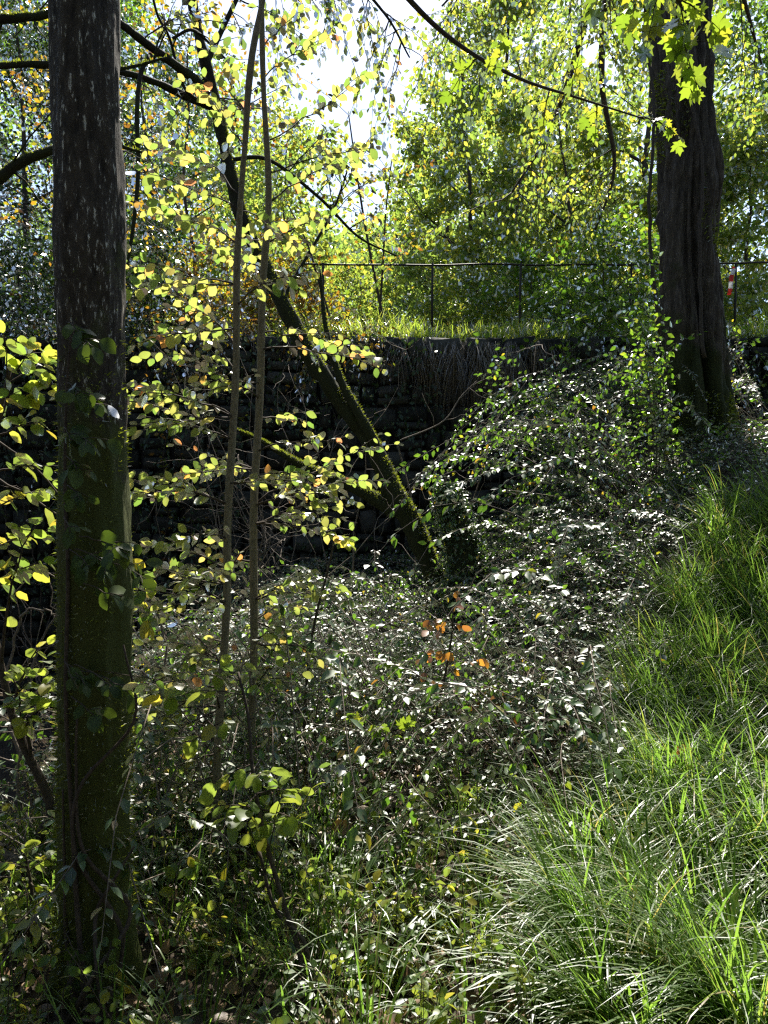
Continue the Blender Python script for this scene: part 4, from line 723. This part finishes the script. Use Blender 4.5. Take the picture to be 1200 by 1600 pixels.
pp = np.stack([x, y, gz(x, y) + hz], -1); nn = nrm(np.where(RNG.random((n, 1)) < .4, np.array([0, .8, .6]), np.array([0, .15, .95])) + RNG.normal(0, .35, (n, 3))); V, T = batch(leaf_simple(), pp, frame(rand_dirs(n) * [1, 1, .4], nn), .055 * RNG.uniform(.5, 1.25, n)); b = MB(); b.add(V, None, T)
n2 = 5000; x = RNG.uniform(2.3, 5.0, n2); y = RNG.uniform(5.4, 7.8, n2); pp = np.stack([x, y, gz(x, y) + RNG.uniform(.01, .22, n2)], -1); V, T = batch(leaf_simple(), pp, frame(rand_dirs(n2) * [1, 1, .4], nrm(np.array([0, .4, .85]) + RNG.normal(0, .4, (n2, 3)))), .05 * RNG.uniform(.5, 1.25, n2)); b.add(V, None, T)
b.top('bank_undergrowth', M['bramble_leaf'], np.array([3, 7, 1.]), 'leafy bramble undergrowth on the upper bank round the furrowed trunk', 'undergrowth', True, 'stuff')
# sparse growth in the dark hollow on the left and along the wall foot
n = 9000; x = RNG.uniform(-6, 4, n); y = RNG.uniform(4.5, 9.7, n); k = RNG.random(n) < (1 - cover_mask(x, y)) * .5 * (noise2(x, y, .9, 12.) > 0); x, y = x[k], y[k]; n = len(x); pp = np.stack([x, y, gz(x, y) + RNG.uniform(.02, .45, n)], -1)
V, T = batch(leaf_simple(), pp, frame(rand_dirs(n) * [1, 1, .4], nrm(np.array([0, .1, .9]) + RNG.normal(0, .4, (n, 3)))), .06 * RNG.uniform(.5, 1.2, n)); b = MB(); b.add(V, None, T); b.top('hollow_undergrowth', M['dark_leaf'], np.array([0, 7, 0.]), 'sparse dark leafy undergrowth in the shaded hollow at the wall foot', 'undergrowth', True, 'stuff')

# ================================================================== 7. grass
def tussocks(mb, centers, per, Lr, wr, th1r, rad=.06, seg=5, lean_az=None, rng=RNG, lean=.5):
    m = len(centers); k = np.repeat(np.arange(m), per); n = len(k); a = rng.uniform(0, 2 * np.pi, n)
    if lean_az is not None: sel = rng.random(n) < lean; a = np.where(sel, lean_az + rng.normal(0, .7, n), a)
    rr = rad * np.sqrt(rng.random(n)); xy = centers[k, :2] + np.stack([np.cos(a) * rr, np.sin(a) * rr], -1); root = np.stack([xy[:, 0], xy[:, 1], gz(xy[:, 0], xy[:, 1]) - .01], -1)
    sc = rng.uniform(.65, 1.2, m)[k]; L = rng.uniform(Lr[0], Lr[1], n) * sc; blades(mb, root, a, L, rng.uniform(wr[0], wr[1], n), rng.uniform(.02, .5, n), rng.uniform(th1r[0], th1r[1], n), seg)
# right bank: long drooping tussocks
cs = []
while len(cs) < 440:
    x = RNG.uniform(.0, 4.2); y = RNG.uniform(1.75, 5.9); v = x - (.52 + .54 * (y - 2.3)) - 1.0 * noise2(x, y, 1.4, 31.)
    if v > 0 and RNG.random() < (1.0 if y < 5 else .55) and x < .65 * y + .9: cs.append((x, y))
b = MB(); tussocks(b, np.array(cs), 60, (.22, .66), (.0045, .0105), (.6, 2.5), .05, 6, lean_az=math.radians(200), lean=.55)
b.top('bank_grass', M['grass'], np.array([2, 4, 0.]), 'long glossy drooping grass covering the bank on the right', 'grass', True, 'stuff')
# foot of the picture: thinner grass, upright blades
cs = [(RNG.uniform(-1.5, 1.3), RNG.uniform(1.75, 3.3)) for _ in range(150)]; cs = np.array([c for c in cs if noise2(c[0], c[1], 1.8, 51.) > -.16 and np.hypot(c[0] + .83, c[1] - 2.15) > .22])
b = MB(); tussocks(b, cs, 26, (.12, .42), (.003, .008), (.5, 2.3), .10, 5)
b.top('floor_grass', M['grass'], np.array([0, 2.4, 0.]), 'thin tufts of grass on the litter around the sapling feet', 'grass', True, 'stuff')
# terrace: sunlit grass along the wall top, and dry grass and roots hanging over the edge
n = 22000; x = RNG.uniform(-1.6, 8, n); y = 10.12 + 4.5 * RNG.random(n) ** 1.5; root = np.stack([x, y, np.where(y < 10.3, TERR_Z - .04, gz(x, y))], -1); b = MB(); blades(b, root, RNG.uniform(0, 6.28, n), RNG.uniform(.12, .42, n) * (1 + 1.8 * noise2(x, y, 1.1, 61.)), RNG.uniform(.008, .016, n), RNG.uniform(0, .5, n), RNG.uniform(.4, 1.9, n), 3)
b.top('terrace_grass', M['terrace_grass'], np.array([0, 11, TERR_Z]), 'sunlit light green grass along the top of the stone wall', 'grass', True, 'stuff')
n = 4200; x = np.concatenate([RNG.normal(1.35, .75, n * 3 // 5), RNG.uniform(-5, 6, n - n * 3 // 5)]); x = x + .12 * np.sin(x * 17) + .06 * np.sin(x * 41); root = np.stack([x, RNG.uniform(9.88, 9.98, n), np.full(n, TERR_Z - .02) - .05 - .3 * RNG.random(n) ** 1.5], -1); b = MB(); blades(b, root, math.radians(270) + RNG.normal(0, 1.0, n), RNG.uniform(.1, 1.0, n) ** 1.4 * (.35 + .75 * np.exp(-((x - 1.35) / 1.1) ** 2)) * (1 + 1.5 * noise2(x, x * 0, 3., 77.)), RNG.uniform(.003, .007, n), RNG.uniform(2.2, 2.8, n), RNG.uniform(3.0, 3.4, n), 5)
b.top('hanging_roots', M['dry_grass'], np.array([1.3, 9.9, TERR_Z]), 'curtain of dry grass and roots hanging over the wall edge', 'dry grass', True, 'stuff')
# leaf litter on the ground
n = 5200; x = RNG.uniform(-2.2, 2.6, n); y = RNG.uniform(1.5, 4.2, n); pp = np.stack([x, y, gz(x, y) + RNG.uniform(.004, .03, n)], -1); V, T = batch(OV[2], pp, frame(rand_dirs(n) * [1, 1, .25], nrm(np.array([0, 0, 1]) + RNG.normal(0, .35, (n, 3)))), .055 * RNG.uniform(.5, 1.3, n)); b = MB(); b.add(V, None, T)
b.top('leaf_litter', M['litter'], np.array([0, 2.5, 0.]), 'brown fallen leaves scattered over the soil', 'leaf litter', True, 'stuff')
# low herbs among the grass at the bottom
n = 3800; x = RNG.uniform(-1.7, 1.2, n); y = RNG.uniform(1.7, 3.0, n); k = noise2(x, y, 2.2, 71.) > .0; x, y = x[k], y[k]; n = len(x); pp = np.stack([x, y, gz(x, y) + RNG.uniform(.02, .14, n)], -1); V, T = batch(leaf_simple(), pp, frame(rand_dirs(n) * [1, 1, .3], nrm(np.array([0, .1, 1]) + RNG.normal(0, .35, (n, 3)))), .036 * RNG.uniform(.5, 1.3, n)); b = MB(); b.add(V, None, T)
b.top('low_herbs', M['bramble_leaf'], np.array([0, 2.3, 0.]), 'small-leaved low herbs between the grass tufts at the sapling feet', 'herbs', True, 'stuff')

def pick_foot(rng):
    while True:
        x0 = rng.uniform(-1.6, .55); y0 = rng.uniform(1.75, 3.0)
        if np.hypot(x0 + .83, y0 - 2.15) > .2 and noise2(x0, y0, 1.7, 23.) > -.12: return x0, y0
rn = MB(); lv = []; cane_field(210, pick_foot, (.06, .3), (.08, .34), math.radians(90), 2.0, .031, 18, 7, rn, lv, .0016); V, T = batch(OV[1], np.concatenate([q[0] for q in lv]), np.concatenate([q[1] for q in lv]), np.concatenate([q[2] for q in lv])); rn2 = MB(); rn2.add(V, None, T)
rn2.top('seedling_leaves', M['lime_leaf'], np.array([-.4, 2.3, 0.]), 'fresh green seedlings and herbs round the mossy trunk foot', 'seedlings', True, 'stuff')
rn.top('seedling_stalks', M['twig'], np.array([-.4, 2.3, 0.]), 'thin stalks of the seedlings round the mossy trunk foot', 'stalks', True, 'stuff')

# ================================================================== 8. small plants one can pick out
def small_plant(name, stem, branches, label, cat, size, mat, kind='oval', n=24, gap=.8, bark='twig', up=np.array([0, .75, .65]), drop=.3, tilt=.4):
    p_, r_ = ptube(stem, n); bs = p_[0].copy(); bs[2] = float(gz(bs[0], bs[1])); th = thing(name, bs, label, cat); b = MB(); b.tube(np.vstack([[bs - [0, 0, .05]], p_]), np.concatenate([[r_[0]], r_]), 7); b.part('stem', M[bark], th, bs); c = [0]; fo = []
    for f, ex, ey, ed, side in branches: i = int(f * (n - 1)); leafy_branch(th, bs, p_[i], P(ex, ey, ed), max(.0018, r_[i] * .5), size, mat, kind, side=side, individual=300, counter=c, foliage=fo, gap=gap, bare=.3, up=up, drop=drop, tilt=tilt)
    foliage_part(th, bs, fo, mat, OV[0]); return th
small_plant('orange_sapling', [(640, 1240, 3.7, 2.5), (668, 1160, 3.7, 2.3), (690, 1080, 3.7, 2), (705, 1000, 3.7, 1.6), (708, 950, 3.7, 1)], [(.98, 712, 935, 3.7, 1), (.9, 672, 970, 3.65, 1), (.9, 722, 978, 3.7, 1), (.8, 668, 985, 3.6, 0), (.7, 655, 1030, 3.65, 1), (.66, 690, 1020, 3.6, 1), (.6, 755, 1028, 3.7, 0), (.5, 660, 1045, 3.6, 0)], 'thin wispy sapling with glowing orange autumn leaves at its tip', 'sapling', .052, 'orange_leaf', gap=.8, up=np.array([0, -.4, .6]), drop=.8)
small_plant('orange_shoot', [(800, 1190, 3.8, 2), (795, 1120, 3.8, 1.8), (780, 1060, 3.8, 1)], [(.95, 800, 1105, 3.75, 0), (.8, 765, 1100, 3.75, 0), (.6, 805, 1120, 3.75, 0), (.5, 742, 1100, 3.8, 0)], 'short shoot with rusty orange leaves above the low brambles', 'sapling', .055, 'orange_leaf', up=np.array([0, -.4, .6]), drop=.8)
small_plant('young_tree', [(484, 1620, 2.1, 4.5), (470, 1500, 2.15, 4.2), (440, 1400, 2.2, 4), (412, 1300, 2.25, 3.6), (395, 1210, 2.3, 3), (388, 1120, 2.35, 2.5), (372, 1050, 2.4, 2)], [(.6, 330, 1262, 2.2, 3), (.64, 470, 1235, 2.3, 3), (.68, 420, 1215, 2.15, 3), (.58, 470, 1285, 2.2, 2), (.72, 335, 1225, 2.35, 2), (.62, 360, 1290, 2.1, 2), (.9, 300, 1160, 2.3, 2), (.95, 255, 1090, 2.35, 2), (.98, 330, 1030, 2.45, 2)], 'young dark-stemmed sapling with broad bright green leaves low over the grass', 'sapling', .066, 'lime_leaf', gap=.85)
small_plant('young_tree', [(487, 1610, 2.12, 4), (478, 1480, 2.15, 3.6), (430, 1420, 2.2, 3), (405, 1330, 2.25, 2.5)], [(.9, 445, 1225, 2.2, 2), (.8, 500, 1200, 2.25, 1), (.99, 385, 1280, 2.2, 2)], 'small forked sapling stem rising from the grass with few bright leaves', 'sapling', .06, 'lime_leaf')
small_plant('young_tree', [(475, 1185, 3.6, 3), (478, 1080, 3.6, 2.6), (490, 980, 3.6, 2.2), (515, 880, 3.6, 1.6), (525, 820, 3.6, 1)], [(.9, 545, 850, 3.5, 3), (.7, 540, 940, 3.5, 3), (.5, 450, 1010, 3.6, 3), (.4, 530, 1050, 3.5, 2), (.95, 500, 800, 3.6, 2), (.6, 440, 960, 3.6, 2)], 'thin dark twin-stemmed shrub with small green leaves among the brambles', 'shrub', .045, 'lime_leaf')
small_plant('fresh_shoot', [(640, 1250, 3.1, 2), (622, 1190, 3.1, 1.8), (600, 1150, 3.1, 1.3), (560, 1115, 3.1, 1)], [(.9, 545, 1120, 3, 2), (.8, 590, 1135, 3, 2), (.6, 640, 1130, 3.1, 1), (.5, 600, 1180, 3.05, 2)], 'fresh bright green shoot poking out of the dark low brambles', 'plant', .055, 'maple_leaf', 'maple')
# leafy shrub at the left edge, behind the near trunk
small_plant('ash_shrub', [(30, 1420, 2.75, 8), (60, 1310, 2.75, 8), (80, 1260, 2.75, 7.5), (35, 1160, 2.75, 6.5), (10, 1080, 2.75, 6), (-20, 900, 2.75, 5), (-10, 700, 2.75, 4), (20, 560, 2.75, 2.5)],
            [(.99, 60, 540, 2.7, 4), (.98, 5, 520, 2.65, 4), (.93, 90, 600, 2.75, 4), (.9, 70, 660, 2.7, 4), (.88, 20, 600, 2.65, 4), (.85, 80, 730, 2.7, 3), (.8, 60, 770, 2.65, 3), (.75, 75, 830, 2.7, 3), (.7, 60, 880, 2.6, 3), (.62, 30, 820, 2.6, 3), (.55, 60, 1010, 2.65, 3), (.5, 90, 1060, 2.7, 4), (.46, 60, 1110, 2.6, 3), (.42, 20, 1060, 2.6, 3), (.9, 210, 900, 2.8, 3), (.85, 230, 950, 2.85, 2), (.97, 100, 560, 2.85, 4)],
            'leafy yellow-green shrub at the left edge behind the lichened trunk', 'shrub', .072, 'lime_leaf', gap=.7)
small_plant('edge_bush', [(20, 1560, 2.35, 4), (40, 1470, 2.3, 3.6), (50, 1400, 2.3, 3), (40, 1340, 2.3, 2)], [(.95, 10, 1350, 2.25, 3), (.9, 80, 1340, 2.3, 3), (.8, 60, 1410, 2.25, 3), (.7, 0, 1420, 2.3, 3), (.6, 70, 1480, 2.3, 2), (.99, 40, 1320, 2.3, 3)], 'low yellow-green bush at the foot of the lichened trunk among dead branches', 'bush', .055, 'lime_leaf', gap=.7)
# bare tangled twigs at the left behind the near trunk
for i, (pl, lab) in enumerate((([(90, 1310, 2.9), (30, 1240, 3), (60, 1010, 3.1), (110, 930, 3.1), (40, 880, 3.1)], 'looping bare vine stem left of the lichened trunk'), ([(70, 1300, 3), (10, 1100, 3.1), (40, 960, 3.1), (90, 955, 3.1), (150, 900, 3.2)], 'thin bare vine crossing behind the lichened trunk'), ([(215, 1290, 3.2), (260, 1010, 3.6), (215, 930, 3.6), (350, 1080, 3.5)], 'bare fallen twig leaning between the lichened trunk and the saplings'))):
    q = [P(*a) for a in pl]; q[0][2] = float(gz(q[0][0], q[0][1])) - .02; pts = smooth_path(q, 40) + RNG.normal(0, .006, (40, 3)); b = MB(); b.tube(pts, np.linspace(.008, .002, 40), 6)
    for k in range(9): j_ = int(RNG.integers(8, 39)); b.tube(wig(pts[j_], pts[j_] + nrm(RNG.normal(0, 1, 3)) * RNG.uniform(.15, .45), 7, .35), np.linspace(.003, .001, 7), 4)
    b.top('bare_vine', M['dead_wood'], q[0], lab, 'vine')
# tangle of dead twigs hanging before the wall behind the saplings
tw = thing('dead_thicket', G(-1.7, 7.9), 'tangled dead twigs before the dark wall behind the saplings', 'thicket')
tb = G(-1.7, 7.9)
for k in range(34):
    s = np.array([tb[0] + RNG.normal(0, .9), tb[1] + RNG.normal(0, .4), 0]); s[2] = float(gz(s[0], s[1])) - .03; e = s + np.array([RNG.normal(.2, .9), RNG.normal(-.3, .4), RNG.uniform(1.4, 3.4)]); pts = wig(s, e, 14, .22, .05); b = MB(); b.tube(pts, np.linspace(.009, .002, 14), 5)
    for q in range(9): i = int(RNG.integers(4, 14)); b.tube(wig(pts[i], pts[i] + nrm(RNG.normal(0, 1, 3) + [0, 0, .1]) * RNG.uniform(.2, .8), 8, .3), np.linspace(.004, .0012, 8), 4, cap=False)
    b.part('twig', M['dead_wood'], tw, tb)

# ================================================================== 9. dead wood, cushions, single fallen leaves
logs = [((-60, 1330, 2.7), (150, 1375, 2.55), .022, 'pale fallen branch, thickest of the pile left of the lichened trunk'), ((-40, 1270, 2.75), (130, 1360, 2.6), .013, 'thin grey fallen branch on top of the pile by the lichened trunk'), ((-40, 1390, 2.5), (110, 1330, 2.8), .011, 'crooked fallen stick crossing the branch pile'), ((0, 1530, 2.3), (100, 1545, 2.3), .009, 'pale stick on the ground at the mossy trunk foot'), ((420, 1330, 3.0), (570, 1400, 2.8), .024, 'pale weathered log among the grass behind the forked sapling'), ((540, 1330, 3.1), (640, 1320, 3.3), .02, 'dark short log among the brambles behind the young sapling'), ((60, 1560, 2.2), (130, 1640, 2.0), .006, 'short slanting twig on the ground at the trunk foot')]
for (a, c, r, lab) in logs:
    s, e = P(*a), P(*c); s[2] = float(gz(s[0], s[1])) + r * .7 + (.05 if a[0] > 200 else .16); e[2] = float(gz(e[0], e[1])) + r * .5 + .01; pts = wig(s, e, 16, .10); b = MB(); b.tube(pts, np.linspace(r, r * .7, 16), 10, lambda V, a_: (vnoise(V * 40) - .5) * .008)
    for k in range(3): i = int(RNG.integers(3, 14)); b.tube(wig(pts[i], pts[i] + np.array([RNG.normal(0, .12), RNG.normal(0, .1), RNG.uniform(.02, .16)]), 5, .2), np.linspace(r * .4, .0015, 5), 5)
    b.top('fallen_branch', M['dead_wood'], pts[0], lab, 'branch')
for px, py, d, rr, lab in ((650, 1470, 2.45, .13, 'bright green moss cushion in front of the grass bank'), (600, 1560, 2.2, .10, 'smaller yellow-green moss cushion at the foot of the bank')):
    x = P(px, py, d)[0]; bs = G(x, d); n = 5000; a = RNG.uniform(0, 6.28, n); q = np.sqrt(RNG.random(n)); o = np.stack([np.cos(a) * q, np.sin(a) * q * .8, 0 * a], -1); p0 = bs + o * rr; p0[:, 2] += .55 * rr * (1 - q ** 2) + .02 * noise2(p0[:, 0], p0[:, 1], 20, 3.)
    d_ = nrm(o * .8 + [0, 0, .8] + RNG.normal(0, .4, (n, 3))); b = MB(); l = .02 * RNG.uniform(.4, 1.3, n); s = nrm(np.cross(d_, rand_dirs(n))); wv = (l * .25)[:, None] * s; b.add(np.stack([p0 - wv, p0 + wv, p0 + d_ * l[:, None]], 1).reshape(-1, 3), None, np.arange(3 * n).reshape(-1, 3))
    th_, g_ = np.linspace(0, 6.283, 24, endpoint=False), []
    rings = [(1, -.02), (.8, .19), (.5, .4), (.2, .52)]; dv = np.array([[bs[0] + math.cos(t) * rr * q_, bs[1] + math.sin(t) * rr * q_ * .8, bs[2] + h_ * rr] for q_, h_ in rings for t in th_]); dq = [[k * 24 + i, k * 24 + (i + 1) % 24, (k + 1) * 24 + (i + 1) % 24, (k + 1) * 24 + i] for k in range(3) for i in range(24)]; b.add(dv, np.array(dq), np.array([[72 + i, 72 + (i + 1) % 24, 72] for i in range(1, 23)]))
    b.top('moss_cushion', M['moss'], bs, lab, 'moss', False)
for px, py, d, s, lab in ((1055, 1185, 3.1, .075, 'rusty orange fallen leaf caught in the bank grass'), (850, 1262, 3.0, .085, 'brown curled leaf lying on grass at the bank edge'), (520, 1300, 2.9, .07, 'orange-brown withered leaf among the brambles near the weathered log'), (380, 1465, 2.4, .07, 'dark brown curled leaf on the litter by the sapling feet')):
    p = P(px, py, d); V, T = leaf_oval(int(px), .4, .35, .3); Rm = frame(nrm(np.array([RNG.normal(), -.3, .5])), nrm(np.array([RNG.normal(0, .3), -.7, .6]))); b = MB(); b.add((V @ Rm.T) * s * 1.15 + p, None, T)
    gzv = np.array([p[0], p[1], float(gz(p[0], p[1])) - .01]); b.tube(wig(gzv, p, 5, .1), .0012, 4); b.top('fallen_leaf', M['litter'] if 'brown' in lab else M['orange_leaf'], p, lab, 'leaf')
